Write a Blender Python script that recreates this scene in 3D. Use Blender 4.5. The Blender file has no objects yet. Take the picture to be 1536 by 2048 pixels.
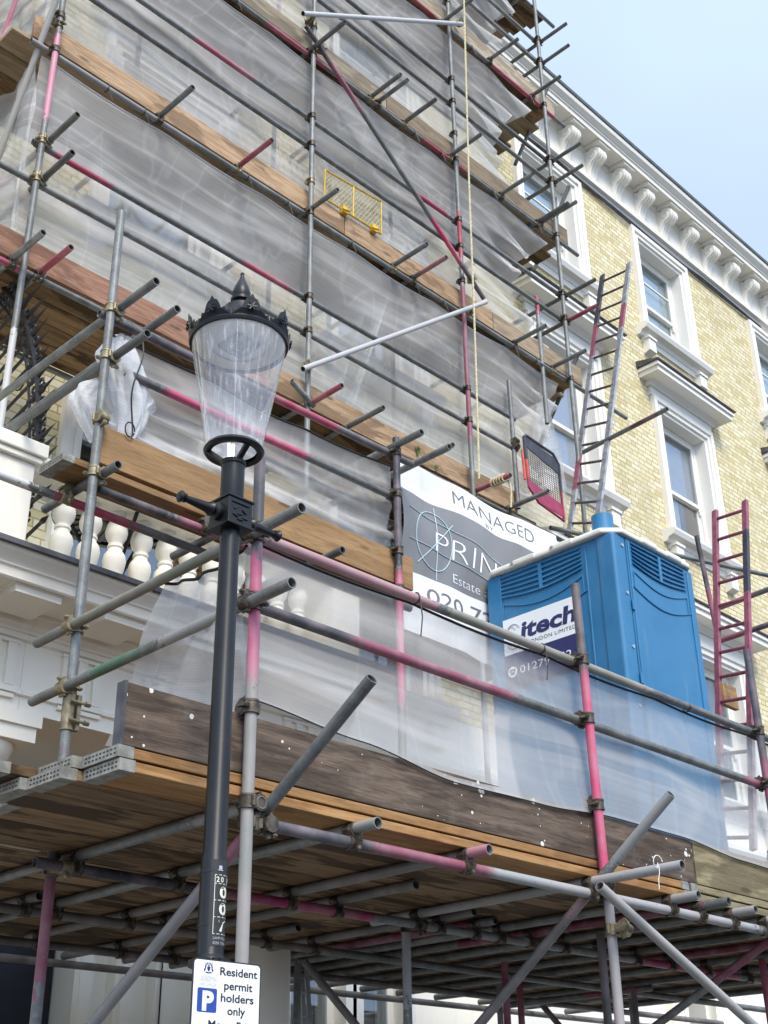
import bpy, math, random
import numpy as np
from mathutils import Vector as V, Matrix
random.seed(7); rng = np.random.default_rng(5)
S = bpy.context.scene
COL = S.collection
R = math.radians
# ------------------------------------------------------------------ camera (measured from the photo's vanishing points)
F = 2522.5; PITCH, YAW, ROLL = R(27.4028), R(45.8765), R(-.8508); EYE = V((0, 0, 1.6))
fwd = V((math.sin(YAW)*math.cos(PITCH), math.cos(YAW)*math.cos(PITCH), math.sin(PITCH)))
rt = V((math.cos(YAW), -math.sin(YAW), 0)); up = rt.cross(fwd)
r2 = math.cos(ROLL)*rt + math.sin(ROLL)*up; u2 = -math.sin(ROLL)*rt + math.cos(ROLL)*up
cam = bpy.data.cameras.new('camera'); co = bpy.data.objects.new('camera', cam); COL.objects.link(co)
co.matrix_world = Matrix.Translation(EYE) @ Matrix((r2, u2, -fwd)).transposed().to_4x4()
cam.sensor_width = 36; cam.sensor_fit = 'AUTO'; cam.lens = F/2048*36; cam.clip_start = .05; cam.clip_end = 2000
S.camera = co
def ray(x, y): return fwd + r2*((x-768)/F) - u2*((y-1024)/F)
def ay(x, y, Y): d = ray(x, y); return EYE + d*(Y/d.y)          # photo pixel -> point on the plane Y=
def ax(x, y, X): d = ray(x, y); return EYE + d*(X/d.x)
def az(x, y, Z): d = ray(x, y); return EYE + d*((Z-EYE.z)/d.z)
# ------------------------------------------------------------------ material helpers
class NT:
    def __init__(s, name):
        s.m = bpy.data.materials.new(name); s.m.use_nodes = True; s.t = s.m.node_tree; s.t.nodes.clear()
        s.out = s.n('ShaderNodeOutputMaterial')
    def n(s, kind, ins=None, **kw):
        nd = s.t.nodes.new(kind)
        for k, v in kw.items(): setattr(nd, k, v)
        for k, v in (ins or {}).items(): s.set(nd, k, v)
        return nd
    def set(s, nd, k, v):
        sock = nd.inputs[k]
        if isinstance(v, bpy.types.NodeSocket): s.t.links.new(v, sock)
        elif isinstance(v, bpy.types.Node): s.t.links.new(v.outputs[0], sock)
        else:
            if sock.type == 'RGBA' and len(v) == 3: v = (*v, 1)
            sock.default_value = v
    def math(s, op, a, b=0, c=0): return s.n('ShaderNodeMath', {0: a, 1: b, 2: c}, operation=op).outputs[0]
    def mix(s, f, a, b, mode='MIX'):
        nd = s.n('ShaderNodeMix', data_type='RGBA', blend_type=mode); s.set(nd, 0, f); s.set(nd, 6, a); s.set(nd, 7, b); return nd.outputs[2]
    def ramp(s, f, pts):
        nd = s.n('ShaderNodeValToRGB', {0: f}); e = nd.color_ramp.elements
        while len(e) < len(pts): e.new(.5)
        for q, (p, c) in zip(e, pts): q.position = p; q.color = (*c, 1) if len(c) == 3 else c
        return nd.outputs[0]
    def sm(s, f, a, b):
        nd = s.n('ShaderNodeMapRange', {0: f, 1: a, 2: b, 3: 0., 4: 1.}, interpolation_type='SMOOTHSTEP'); return nd.outputs[0]
    def coord(s, scale=(1, 1, 1), rnd=True, which='Object'):
        tc = s.n('ShaderNodeTexCoord').outputs[which]
        if rnd:
            oi = s.n('ShaderNodeObjectInfo').outputs['Random']
            tc = s.n('ShaderNodeVectorMath', {0: tc, 1: s.n('ShaderNodeCombineXYZ', {0: s.math('MULTIPLY', oi, 91.), 1: s.math('MULTIPLY', oi, 37.), 2: s.math('MULTIPLY', oi, 53.)})}, operation='ADD').outputs[0]
        return s.n('ShaderNodeMapping', {0: tc, 3: scale}).outputs[0]
    def rnd(s): return s.n('ShaderNodeObjectInfo').outputs['Random']
    def noise(s, vec, scale=5., detail=4., rough=.55, dist=0.):
        return s.n('ShaderNodeTexNoise', {'Vector': vec, 'Scale': scale, 'Detail': detail, 'Roughness': rough, 'Distortion': dist}).outputs[0]
    def bump(s, h, strength=.3, dist=.01): return s.n('ShaderNodeBump', {'Height': h, 'Strength': strength, 'Distance': dist}).outputs[0]
    def bsdf(s, **kw):
        b = s.n('ShaderNodeBsdfPrincipled')
        for k, v in kw.items(): s.set(b, k.replace('_', ' '), v)
        s.t.links.new(b.outputs[0], s.out.inputs[0]); return b
    def end(s, sh): s.t.links.new(sh.outputs[0] if isinstance(sh, bpy.types.Node) else sh, s.out.inputs[0]); return s.m

def simple(name, col, rough=.5, metal=0., var=.12, scale=6., bump=0., spec=.5):
    t = NT(name); c = t.coord(); n = t.noise(c, scale, 5.)
    f = t.sm(n, .3, .7)
    a = tuple(min(1, x*(1+var)) for x in col); b = tuple(x*(1-var) for x in col)
    kw = dict(Base_Color=t.mix(f, b, a), Roughness=rough, Metallic=metal)
    if bump: kw['Normal'] = t.bump(t.noise(c, scale*8, 3.), bump, .004)
    q = t.bsdf(**kw); t.set(q, 'Specular IOR Level', spec); return t.m

PINK = (.265, .076, .11); DARK = (.035, .033, .042); GREEN = (.07, .17, .10); RED = (.33, .03, .05); OLIVE = (.16, .15, .055)
def m_galv():
    t = NT('galvanised_tube')
    c = t.coord((1, 1, 1)); r = t.rnd()
    n = t.noise(c, 9., 6., .65); fine = t.noise(c, 70., 3., .6); big = t.noise(c, 1.7, 3.)
    base = t.mix(t.sm(n, .3, .72), (.125, .13, .127), (.27, .28, .272))
    base = t.mix(t.math('MULTIPLY', t.sm(fine, .5, .7), .35), base, (.36, .36, .345))
    base = t.mix(t.math('MULTIPLY', t.sm(big, .5, .68), .45), base, (.15, .145, .11))
    base = t.mix(1., base, t.n('ShaderNodeCombineColor', {0: t.math('MULTIPLY_ADD', r, .45, .66), 1: t.math('MULTIPLY_ADD', r, .45, .66), 2: t.math('MULTIPLY_ADD', r, .45, .65)}), 'MULTIPLY')
    ln = t.n('ShaderNodeSeparateXYZ', {0: t.n('ShaderNodeTexCoord').outputs['UV']}).outputs[0]
    off = t.math('ADD', t.math('MULTIPLY', ln, .8), t.math('MULTIPLY', r, 60.))
    sv = t.n('ShaderNodeVectorMath', {0: t.n('ShaderNodeVectorMath', {0: t.n('ShaderNodeTexCoord').outputs['Normal'], 1: (5, 5, 5)}, operation='MULTIPLY').outputs[0], 1: t.n('ShaderNodeCombineXYZ', {0: off, 1: off, 2: off})}, operation='ADD').outputs[0]
    stk = t.noise(sv, 1.6, 5., .7)
    base = t.mix(t.math('MULTIPLY', t.sm(stk, .52, .72), .5), base, (.42, .42, .40))
    base = t.mix(t.math('MULTIPLY', t.sm(stk, .46, .28), .55), base, (.085, .082, .075))
    base = t.mix(t.math('MULTIPLY', t.sm(t.noise(c, 16., 5., .75), .62, .72), .5), base, (.15, .085, .045))
    at = t.n('ShaderNodeAttribute', attribute_name='tint')
    e = t.math('ADD', at.outputs['Alpha'], t.math('MULTIPLY', t.math('SUBTRACT', t.noise(c, 26., 6., .75), .5), 1.7))
    f = t.sm(e, .465, .515)
    chip = t.sm(t.noise(c, 38., 5., .8), .60, .67)
    f = t.math('MULTIPLY', f, t.math('SUBTRACT', 1., t.math('MULTIPLY', chip, .8)))
    pc = t.mix(t.sm(t.noise(c, 6., 4.), .35, .75), at.outputs['Color'], t.mix(.30, at.outputs['Color'], (.55, .42, .44)))
    t.bsdf(Base_Color=t.mix(f, base, pc), Roughness=t.math('MULTIPLY_ADD', n, .3, .36), Metallic=t.math('MULTIPLY_ADD', f, -.25, .25), Normal=t.bump(fine, .12, .003))
    return t.m
def m_wood(name, dark, light, splat=0., stain=.5, rough=.8):
    t = NT(name); c = t.coord((.7, 9, 9)); c2 = t.coord((.9, 3.6, 3.6)); c3 = t.coord((1, 1, 1))
    g = t.noise(c, 3., 8., .68, .6); g2 = t.noise(c, 14., 4., .6); st = t.noise(c2, 1.5, 4., .6, .4)
    col = t.mix(t.sm(g, .3, .7), dark, light)
    col = t.mix(t.math('MULTIPLY', t.sm(g2, .5, .68), .4), col, tuple(x*.45 for x in dark))
    col = t.mix(t.math('MULTIPLY', t.sm(st, .49, .56), stain), col, tuple(x*.42 for x in dark))
    kn = t.n('ShaderNodeTexVoronoi', {'Vector': t.n('ShaderNodeVectorMath', {0: t.coord((.9, 3.4, 3.4)), 1: (0, 0, 0)}, operation='ADD').outputs[0], 'Scale': 1.7, 'Randomness': 1.}).outputs['Distance']
    col = t.mix(t.math('MULTIPLY', t.sm(kn, .13, .06), .75), col, tuple(x*.35 for x in dark))
    col = t.mix(t.math('MULTIPLY', t.sm(t.noise(c3, 5., 6., .75), .55, .8), .3), col, (.30, .27, .22))
    r = t.math('MULTIPLY_ADD', t.rnd(), .55, .72)
    col = t.mix(1., col, t.n('ShaderNodeCombineColor', {0: r, 1: r, 2: r}), 'MULTIPLY')
    if splat:
        vo = t.n('ShaderNodeTexVoronoi', {'Vector': c3, 'Scale': 34., 'Randomness': 1.})
        sz = t.math('MULTIPLY', t.math('MULTIPLY', t.sm(t.noise(c3, 3.2, 2.), .46, .62), t.math('POWER', t.n('ShaderNodeTexWhiteNoise', {'Vector': vo.outputs['Position']}, noise_dimensions='3D').outputs[0], 6.)), .62)
        d = t.math('ADD', vo.outputs['Distance'], t.math('MULTIPLY', t.math('SUBTRACT', t.noise(c3, 60., 3.), .5), .22))
        msk = t.math('LESS_THAN', d, sz)
        col = t.mix(t.math('MULTIPLY', msk, splat), col, (.72, .71, .64))
        col = t.mix(t.math('MULTIPLY', t.sm(t.noise(c2, 3., 5., .7), .58, .75), .35), col, (.36, .31, .26))
    q = t.bsdf(Base_Color=col, Roughness=rough, Normal=t.bump(t.math('ADD', g, g2), .35, .006)); t.set(q, 'Specular IOR Level', .25)
    return t.m
def m_net(name, lo, hi, weave=0., col=(.90, .90, .91)):
    t = NT(name)
    uv = t.n('ShaderNodeTexCoord').outputs['UV']
    def mp(sc): return t.n('ShaderNodeMapping', {0: uv, 3: sc}).outputs[0]
    a = t.noise(mp((.25, 24, 1)), 1.5, 6., .7, .3); b = t.noise(mp((.8, .9, 1)), 1.3, 5., .55, .8); d = t.noise(mp((1, 1, 1)), 34., 4., .7)
    f = t.math('ADD', t.math('MULTIPLY', t.sm(a, .3, .75), .32), t.math('ADD', t.math('MULTIPLY', t.sm(b, .35, .75), .6), t.math('MULTIPLY', t.sm(d, .5, .75), .05)))
    al = t.math('MULTIPLY_ADD', f, hi-lo, lo)
    for sc_, wd, amp, dst in (((.15, 2.4, 1), .045, .13, .35), ((.32, 1.0, 1), .035, .09, .5), ((1.6, .5, 1), .02, .06, .4)):
        rg = t.noise(mp(sc_), 1.25, 3., .45, dst)
        al = t.math('MULTIPLY_ADD', t.sm(t.math('ABSOLUTE', t.math('SUBTRACT', rg, .5)), wd, 0.), amp, al)
    if weave:
        w1 = t.n('ShaderNodeTexWave', {'Vector': mp((1, 1, 1)), 'Scale': 48., 'Distortion': 1.2, 'Detail Scale': .6}, bands_direction='X').outputs[1]
        w2 = t.n('ShaderNodeTexWave', {'Vector': mp((1, 1, 1)), 'Scale': 32., 'Distortion': 1.0, 'Detail Scale': .5}, bands_direction='Y').outputs[1]
        al = t.math('MULTIPLY', al, t.math('MULTIPLY_ADD', t.math('MULTIPLY', w1, w2), weave, 1.-weave*.25))
    at = t.n('ShaderNodeAttribute', attribute_name='dense').outputs['Fac']
    al = t.math('MINIMUM', t.math('ADD', al, at), .97)
    dif = t.n('ShaderNodeBsdfDiffuse', {'Color': col}); tl = t.n('ShaderNodeBsdfTranslucent', {'Color': col})
    ms = t.n('ShaderNodeMixShader', {0: .38, 1: dif, 2: tl})
    return t.end(t.n('ShaderNodeMixShader', {0: al, 1: t.n('ShaderNodeBsdfTransparent'), 2: ms}))
def m_brick(name='stock_brick'):
    t = NT(name)
    p = t.n('ShaderNodeNewGeometry').outputs['Position']; sp = t.n('ShaderNodeSeparateXYZ', {0: p})
    wob = t.n('ShaderNodeTexNoise', {'Vector': p, 'Scale': 7., 'Detail': 2.}); wn = t.math('MULTIPLY', t.math('SUBTRACT', wob.outputs[0], .5), .012)
    z = t.math('DIVIDE', t.math('ADD', sp.outputs[2], wn), .0755); row = t.math('FLOOR', z); fz = t.math('FRACT', z)
    u = t.math('ADD', t.math('DIVIDE', t.math('ADD', sp.outputs[0], wn), .342), t.math('MULTIPLY', row, .5))
    u = t.math('ADD', u, t.math('MULTIPLY', t.math('SUBTRACT', t.n('ShaderNodeTexWhiteNoise', {'W': row}, noise_dimensions='1D').outputs[0], .5), .10))
    cell = t.math('FLOOR', u); fu = t.math('FRACT', u)
    hd = t.math('LESS_THAN', fu, .335)
    def ed(f, c, w): return t.math('LESS_THAN', t.math('ABSOLUTE', t.math('SUBTRACT', f, c)), w)
    mz = ed(fz, 0., .085); mz2 = ed(fz, 1., .085)
    mv = t.math('MAXIMUM', ed(fu, 0., .018), t.math('MAXIMUM', ed(fu, 1., .018), ed(fu, .335, .018)))
    mort = t.math('MAXIMUM', t.math('MAXIMUM', mz, mz2), mv)
    wnz = t.n('ShaderNodeTexWhiteNoise', {'Vector': t.n('ShaderNodeCombineXYZ', {0: cell, 1: row, 2: hd})}, noise_dimensions='3D')
    bc = t.ramp(wnz.outputs[0], [(0., (.585, .485, .25)), (.16, (.65, .56, .31)), (.45, (.735, .65, .405)), (.75, (.765, .69, .45)), (.93, (.775, .715, .53)), (1., (.64, .49, .29))])
    st = t.noise(t.n('ShaderNodeMapping', {0: p, 3: (.9, 1, .55)}).outputs[0], 1.1, 5., .65)
    bc = t.mix(t.math('MULTIPLY', t.sm(st, .48, .72), .45), bc, (.42, .36, .22))
    dr = t.noise(t.n('ShaderNodeMapping', {0: p, 3: (4.5, 1, .28)}).outputs[0], 1.3, 5., .7); bc = t.mix(t.math('MULTIPLY', t.sm(dr, .56, .76), .4), bc, (.33, .29, .20))
    bc = t.mix(t.math('MULTIPLY', t.sm(t.noise(p, 30., 4., .7), .45, .8), .3), bc, (.40, .31, .14))
    mc = t.mix(t.sm(t.noise(p, 3., 4.), .35, .7), (.33, .275, .155), (.46, .395, .25))
    t.bsdf(Base_Color=t.mix(mort, bc, mc), Roughness=.92, Normal=t.bump(t.math('SUBTRACT', t.math('MULTIPLY', t.noise(p, 50., 3.), .3), mort), .5, .008))
    return t.m
def m_stucco(name='white_stucco', col=(.85, .82, .745), dirt=.45):
    t = NT(name); p = t.n('ShaderNodeNewGeometry').outputs['Position']
    n = t.noise(p, 2.2, 6., .7); s = t.noise(t.n('ShaderNodeMapping', {0: p, 3: (5, 5, .7)}).outputs[0], 1.8, 5., .65)
    c = t.mix(t.math('MULTIPLY', t.sm(n, .5, .8), dirt), col, tuple(x*.78 for x in col))
    c = t.mix(t.math('MULTIPLY', t.sm(s, .56, .78), dirt), c, (.52, .49, .42))
    t.bsdf(Base_Color=c, Roughness=.72, Normal=t.bump(t.noise(p, 40., 4.), .1, .004)); return t.m
def m_clear(name, tint=(.99, .99, .995), gl=.07, rough=.04):
    t = NT(name)
    fr = t.math('MULTIPLY_ADD', t.math('POWER', t.n('ShaderNodeLayerWeight', {0: .5}).outputs['Facing'], 3.5), .93, .05)
    fac = t.math('ADD', t.math('MULTIPLY', fr, .85), gl*.3)
    base = t.n('ShaderNodeMixShader', {0: t.math('MULTIPLY_ADD', t.sm(t.noise(t.coord((14, 14, .22), False), 4., 4., .65), .46, .70), .24, .13), 1: t.n('ShaderNodeBsdfTransparent', {0: tint}), 2: t.n('ShaderNodeBsdfDiffuse', {0: (.85, .85, .88)})})
    return t.end(t.n('ShaderNodeMixShader', {0: fac, 1: base, 2: t.n('ShaderNodeBsdfGlossy', {'Color': (1, 1, 1), 'Roughness': rough})}))
def m_pane():
    t = NT('window_glass'); fr = t.math('MULTIPLY_ADD', t.math('POWER', t.n('ShaderNodeLayerWeight', {0: .5}).outputs['Facing'], 5.), .92, .05)
    return t.end(t.n('ShaderNodeMixShader', {0: t.math('MULTIPLY_ADD', fr, 1.2, .07), 1: t.n('ShaderNodeBsdfTransparent', {0: (.8, .84, .86)}), 2: t.n('ShaderNodeBsdfGlossy', {'Color': (.9, .95, 1), 'Roughness': .03})}))
GALV = m_galv()
CLAMP = simple('coupler_steel', (.105, .085, .065), .55, .5, .5, 30.)
BRASS = simple('zinc_coupler', (.27, .225, .14), .5, .4, .35, 30.)
W_DECK = m_wood('deck_timber', (.135, .078, .038), (.285, .185, .10), 0, .92)
W_GREY = m_wood('weathered_timber', (.24, .175, .115), (.40, .31, .21), 0, .4)
W_NEW = m_wood('new_timber', (.31, .18, .08), (.45, .275, .135), 0, .22)
W_EDGE = m_wood('orange_timber_edge', (.33, .165, .062), (.50, .29, .125), 0, .4)
W_DARK = m_wood('dark_paint_splashed_timber', (.075, .052, .039), (.20, .148, .11), 1., .45)
W_RED = m_wood('reddish_timber', (.20, .095, .06), (.34, .19, .125), 0, .45)
W_TAN = m_wood('tan_timber', (.27, .165, .09), (.46, .32, .20), 0, .6)
W_PALE = m_wood('pale_worn_timber', (.30, .235, .16), (.50, .42, .31), 0, .55)
W_MOSS = m_wood('mossy_timber', (.16, .13, .072), (.30, .25, .15), 0, .5)
BAND = simple('board_end_band', (.27, .26, .225), .55, .25, .3, 25.)
NET = m_net('debris_netting', .30, .52, 0, (.91, .90, .885))
NETF = m_net('front_debris_netting', .40, .58, .4, (.71, .70, .69))
NETB = m_net('bunched_netting', .72, .95)
BRICK = m_brick(); STUCCO = m_stucco(); PAINT = m_stucco('white_window_paint', (.84, .82, .765), .2)
SOFFIT = m_stucco('portico_stucco', (.89, .85, .745), .22)
SLATE = simple('slate', (.12, .135, .14), .7, 0, .25, 5.)
LEAD = simple('lead_flashing', (.085, .085, .095), .5, .2, .35, 9.)
PANE = m_pane(); CLEAR = m_clear('clear_acrylic')
BLACK = simple('black_gloss_paint', (.009, .0095, .011), .36, 0, .25, 8., .05, .35)
IRON = simple('wrought_iron', (.018, .018, .02), .5, .2, .3, 20.)
def m_plastic():
    t = NT('blue_plastic'); c = t.coord((1, 1, 1), False); n = t.noise(c, 2.5, 5., .6); sc_ = t.noise(t.coord((30, 30, 2.2), False), 2., 5., .75); du = t.noise(t.coord((5, 5, .9), False), 2., 5., .7)
    col = t.mix(t.sm(n, .3, .7), (.018, .155, .32), (.036, .19, .37))
    col = t.mix(t.math('MULTIPLY', t.sm(du, .52, .78), .28), col, (.20, .30, .38)); col = t.mix(t.math('MULTIPLY', t.sm(sc_, .66, .74), .35), col, (.30, .42, .52))
    t.bsdf(Base_Color=col, Roughness=t.math('MULTIPLY_ADD', n, .3, .28), Normal=t.bump(t.noise(c, 5., 2.), .06, .02)); return t.m
BLUE = m_plastic()
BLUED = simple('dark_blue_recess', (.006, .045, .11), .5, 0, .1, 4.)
CREAM = simple('cream_plastic_roof', (.78, .74, .64), .5, 0, .08, 5., .05)
BOLT = simple('bright_bolt', (.6, .6, .6), .3, .8, .1)
WHITE = simple('sign_white', (.84, .85, .85), .4, 0, .02, 3.)
NAVY = simple('navy_print', (.018, .022, .11), .45, 0, .05)
INK = simple('black_print', (.02, .02, .022), .45, 0, .05)
GINK = simple('grey_print', (.16, .16, .17), .5, 0, .05)
LINK = simple('light_grey_print', (.45, .45, .47), .5, 0, .05)
CYAN = simple('pale_blue_print', (.50, .66, .70), .5, 0, .05)
PBLUE = simple('parking_blue', (.018, .06, .33), .4, 0, .04)
def m_vinyl(name, c):
    t = NT(name); uv = t.coord((1, 1, 1)); n = t.noise(uv, 2., 5., .6); s = t.noise(t.coord((6, 6, .8)), 2., 4.)
    cc = t.mix(t.math('MULTIPLY', t.sm(s, .5, .75), .25), c, tuple(x*.7 for x in c))
    t.bsdf(Base_Color=t.mix(t.math('MULTIPLY', t.sm(n, .45, .75), .2), cc, tuple(min(1, x*1.3) for x in c)), Roughness=.5); return t.m
VGREY = m_vinyl('grey_vinyl', (.20, .20, .205)); VWHITE = m_vinyl('white_vinyl', (.80, .80, .79))
ROPE = simple('cream_rope', (.62, .55, .34), .8, 0, .25, 60., .3)
YELLOW = simple('yellow_paint', (.68, .42, .02), .5, 0, .2, 20.)
REDP = simple('red_paint', (.33, .035, .09), .5, 0, .2, 9.)
ORANGE = simple('faded_red_paint', (.62, .09, .06), .5, 0, .2, 9.)
CHAR = simple('charcoal_paint', (.045, .045, .06), .5, 0, .3, 12.)
LILAC = simple('lilac_blind', (.74, .70, .78), .8, 0, .05); PALEB = simple('pale_blind', (.82, .88, .89), .8, 0, .06)
BROWN = simple('brown_curtain', (.30, .17, .10), .9, 0, .15)
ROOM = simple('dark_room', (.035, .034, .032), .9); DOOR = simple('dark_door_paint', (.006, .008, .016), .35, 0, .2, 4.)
GREYW = simple('grey_panel', (.36, .35, .33), .7, 0, .08); SLT = simple('interior_shade', (.25, .25, .26), .8)
PLANT = simple('weed_green', (.10, .15, .04), .8, 0, .3, 40.)
SHEET = simple('grey_sheeting', (.17, .19, .205), .45, 0, .2, 4.)
# ------------------------------------------------------------------ mesh helper
def frame_of(d):
    d = V(d).normalized(); a = V((0, 0, 1)) if abs(d.z) < .9 else V((1, 0, 0))
    u = d.cross(a).normalized(); return d, u, d.cross(u)
class MB:
    def __init__(s): s.v = []; s.f = []; s.m = []; s.c = []; s.uv = {}; s.d = {}; s.tinted = False
    def add(s, vs, fs, mat=0, tint=None):
        o = len(s.v); s.v += [V(q) for q in vs]; s.f += [tuple(i+o for i in f) for f in fs]; s.m += [mat]*len(fs)
        s.c += (tint if tint else [(0, 0, 0, 0)]*len(vs)); return o
    def box(s, x0, x1, y0, y1, z0, z1, mat=0):
        s.add([(x0, y0, z0), (x1, y0, z0), (x1, y1, z0), (x0, y1, z0), (x0, y0, z1), (x1, y0, z1), (x1, y1, z1), (x0, y1, z1)],
              [(0, 3, 2, 1), (4, 5, 6, 7), (0, 1, 5, 4), (1, 2, 6, 5), (2, 3, 7, 6), (3, 0, 4, 7)], mat); return s
    def bar(s, p0, p1, w, h, mat=0, upv=(0, 0, 1)):
        p0, p1 = V(p0), V(p1); d = (p1-p0).normalized(); a = V(upv); u = d.cross(a)
        if u.length < .01: a = V((1, 0, 0)); u = d.cross(a)
        u.normalize(); n = u.cross(d); q = []
        for p in (p0, p1):
            for i, j in ((-1, -1), (1, -1), (1, 1), (-1, 1)): q.append(p+u*(i*w/2)+n*(j*h/2))
        s.add(q, [(0, 1, 2, 3), (7, 6, 5, 4), (0, 4, 5, 1), (1, 5, 6, 2), (2, 6, 7, 3), (3, 7, 4, 0)], mat); return s
    def tube(s, p0, p1, r, n=12, mat=0, cap=True, r1=None):
        p0, p1 = V(p0), V(p1); d, u, w = frame_of(p1-p0); r1 = r if r1 is None else r1; q = []
        for p, rr in ((p0, r), (p1, r1)):
            q += [p+(u*math.cos(2*math.pi*k/n)+w*math.sin(2*math.pi*k/n))*rr for k in range(n)]
        fs = [(k, (k+1) % n, n+(k+1) % n, n+k) for k in range(n)]
        if cap: fs += [tuple(range(n-1, -1, -1)), tuple(range(n, 2*n))]
        s.add(q, fs, mat); return s
    def sweep(s, pts, r, n=6, mat=0, closed=False):
        pts = [V(p) for p in pts]; N = len(pts); q = []; pu = None
        for i, p in enumerate(pts):
            a = pts[(i-1) % N if closed else max(i-1, 0)]; b = pts[(i+1) % N if closed else min(i+1, N-1)]
            d = (b-a); d = d.normalized() if d.length > 1e-9 else V((0, 0, 1))
            if pu is None: _, u, w = frame_of(d)
            else:
                u = pu-d*pu.dot(d)
                u = u.normalized() if u.length > 1e-6 else frame_of(d)[1]
                w = d.cross(u)
            pu = u; rr = r[i] if isinstance(r, (list, tuple)) else r
            q += [p+(u*math.cos(2*math.pi*k/n)+w*math.sin(2*math.pi*k/n))*rr for k in range(n)]
        fs = []
        for i in range(N if closed else N-1):
            j = (i+1) % N
            fs += [(i*n+k, i*n+(k+1) % n, j*n+(k+1) % n, j*n+k) for k in range(n)]
        if not closed: fs += [tuple(range(n-1, -1, -1)), tuple((N-1)*n+k for k in range(n))]
        s.add(q, fs, mat); return s
    def lathe(s, prof, c, n=24, mat=0, caps=True, squash=(1, 1)):
        c = V(c); q = []
        for r, z in prof: q += [c+V((r*math.cos(2*math.pi*k/n)*squash[0], r*math.sin(2*math.pi*k/n)*squash[1], z)) for k in range(n)]
        fs = []
        for i in range(len(prof)-1): fs += [(i*n+k, i*n+(k+1) % n, (i+1)*n+(k+1) % n, (i+1)*n+k) for k in range(n)]
        if caps: fs += [tuple(range(n-1, -1, -1)), tuple((len(prof)-1)*n+k for k in range(n))]
        s.add(q, fs, mat); return s
    def prism(s, poly, o, u, v, w, mat=0):
        o, u, v, w = V(o), V(u), V(v), V(w); n = len(poly)
        q = [o+u*a+v*b for a, b in poly]; q += [p+w for p in q]
        s.add(q, [(k, (k+1) % n, n+(k+1) % n, n+k) for k in range(n)]+[tuple(range(n-1, -1, -1)), tuple(range(n, 2*n))], mat); return s
    def sheet(s, fn, nu, nv, mat=0, us=1., vs=1., dense=None):
        o = len(s.v)
        for j in range(nv+1):
            for i in range(nu+1):
                u, v = i/nu, j/nv; s.v.append(V(fn(u, v))); s.c.append((0, 0, 0, 0)); s.uv[len(s.v)-1] = (u*us, v*vs)
                if dense: s.d[len(s.v)-1] = dense(u, v)
        for j in range(nv):
            for i in range(nu):
                a = o+j*(nu+1)+i; s.f.append((a, a+1, a+nu+2, a+nu+1)); s.m.append(mat)
        return s
    def build(s, name, mats, parent=None, smooth=35, origin=None, bevel=0., solid=0.):
        mats = mats if isinstance(mats, (list, tuple)) else [mats]
        xs = np.array([tuple(p) for p in s.v]); c = V(origin) if origin is not None else V((xs.min(0)+xs.max(0))/2)
        me = bpy.data.meshes.new(name); me.from_pydata([tuple(p-c) for p in s.v], [], s.f)
        for m in mats: me.materials.append(m)
        me.polygons.foreach_set('material_index', s.m)
        if any(q[3] for q in s.c) or s.tinted:
            a = me.color_attributes.new('tint', 'FLOAT_COLOR', 'POINT'); a.data.foreach_set('color', np.array(s.c, dtype=np.float32).ravel())
        if s.uv:
            ul = me.uv_layers.new(name='UVMap'); li = np.zeros(len(me.loops), dtype=np.int32); me.loops.foreach_get('vertex_index', li)
            ul.data.foreach_set('uv', np.array([s.uv.get(int(i), (0, 0)) for i in li], dtype=np.float32).ravel())
        if s.d:
            a = me.attributes.new('dense', 'FLOAT', 'POINT'); a.data.foreach_set('value', np.array([s.d.get(i, 0.) for i in range(len(s.v))], dtype=np.float32))
        if smooth:
            me.polygons.foreach_set('use_smooth', [True]*len(me.polygons)); me.set_sharp_from_angle(angle=R(smooth))
        me.update()
        o = bpy.data.objects.new(name, me); COL.objects.link(o)
        if parent: o.parent = parent; o.location = c-wloc(parent)
        else: o.location = c
        if bevel:
            b = o.modifiers.new('bevel', 'BEVEL'); b.width = bevel; b.segments = 2; b.limit_method = 'ANGLE'; b.harden_normals = False
        if solid:
            b = o.modifiers.new('thickness', 'SOLIDIFY'); b.thickness = solid
        return o
def wloc(o):
    p = V(o.location)
    return p+wloc(o.parent) if o.parent else p
def tag(o, label=None, cat=None, group=None, kind=None):
    if label: o['label'] = label
    if cat: o['category'] = cat
    if group: o['group'] = group
    if kind: o['kind'] = kind
    return o
def thing(name, loc, label, cat, group=None):
    o = bpy.data.objects.new(name, None); COL.objects.link(o); o.location = loc; o.empty_display_size = .1
    return tag(o, label, cat, group)
def copy_to(o, parent, loc):
    c = o.copy(); COL.objects.link(c); c.parent = parent; c.location = V(loc)-(wloc(parent) if parent else V()); return c
def text_mesh(mb, body, fn, size, mat=0, width=None, bold=0., align='LEFT', track=1.):
    cu = bpy.data.curves.new('text', 'FONT'); cu.body = body; cu.size = 1.; cu.align_x = align; cu.offset = bold; cu.space_character = track; cu.resolution_u = 3
    o = bpy.data.objects.new('text', cu); COL.objects.link(o); dg = bpy.context.evaluated_depsgraph_get()
    me = bpy.data.meshes.new_from_object(o.evaluated_get(dg))
    vs = [v.co.copy() for v in me.vertices]; fs = [tuple(p.vertices) for p in me.polygons]
    bpy.data.objects.remove(o); bpy.data.curves.remove(cu)
    if vs:
        w = max(v.x for v in vs)-min(v.x for v in vs); sx = (width/w) if width else size
        mb.add([fn(v.x*sx, v.y*size) for v in vs], fs, mat)
    bpy.data.meshes.remove(me)
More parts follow.
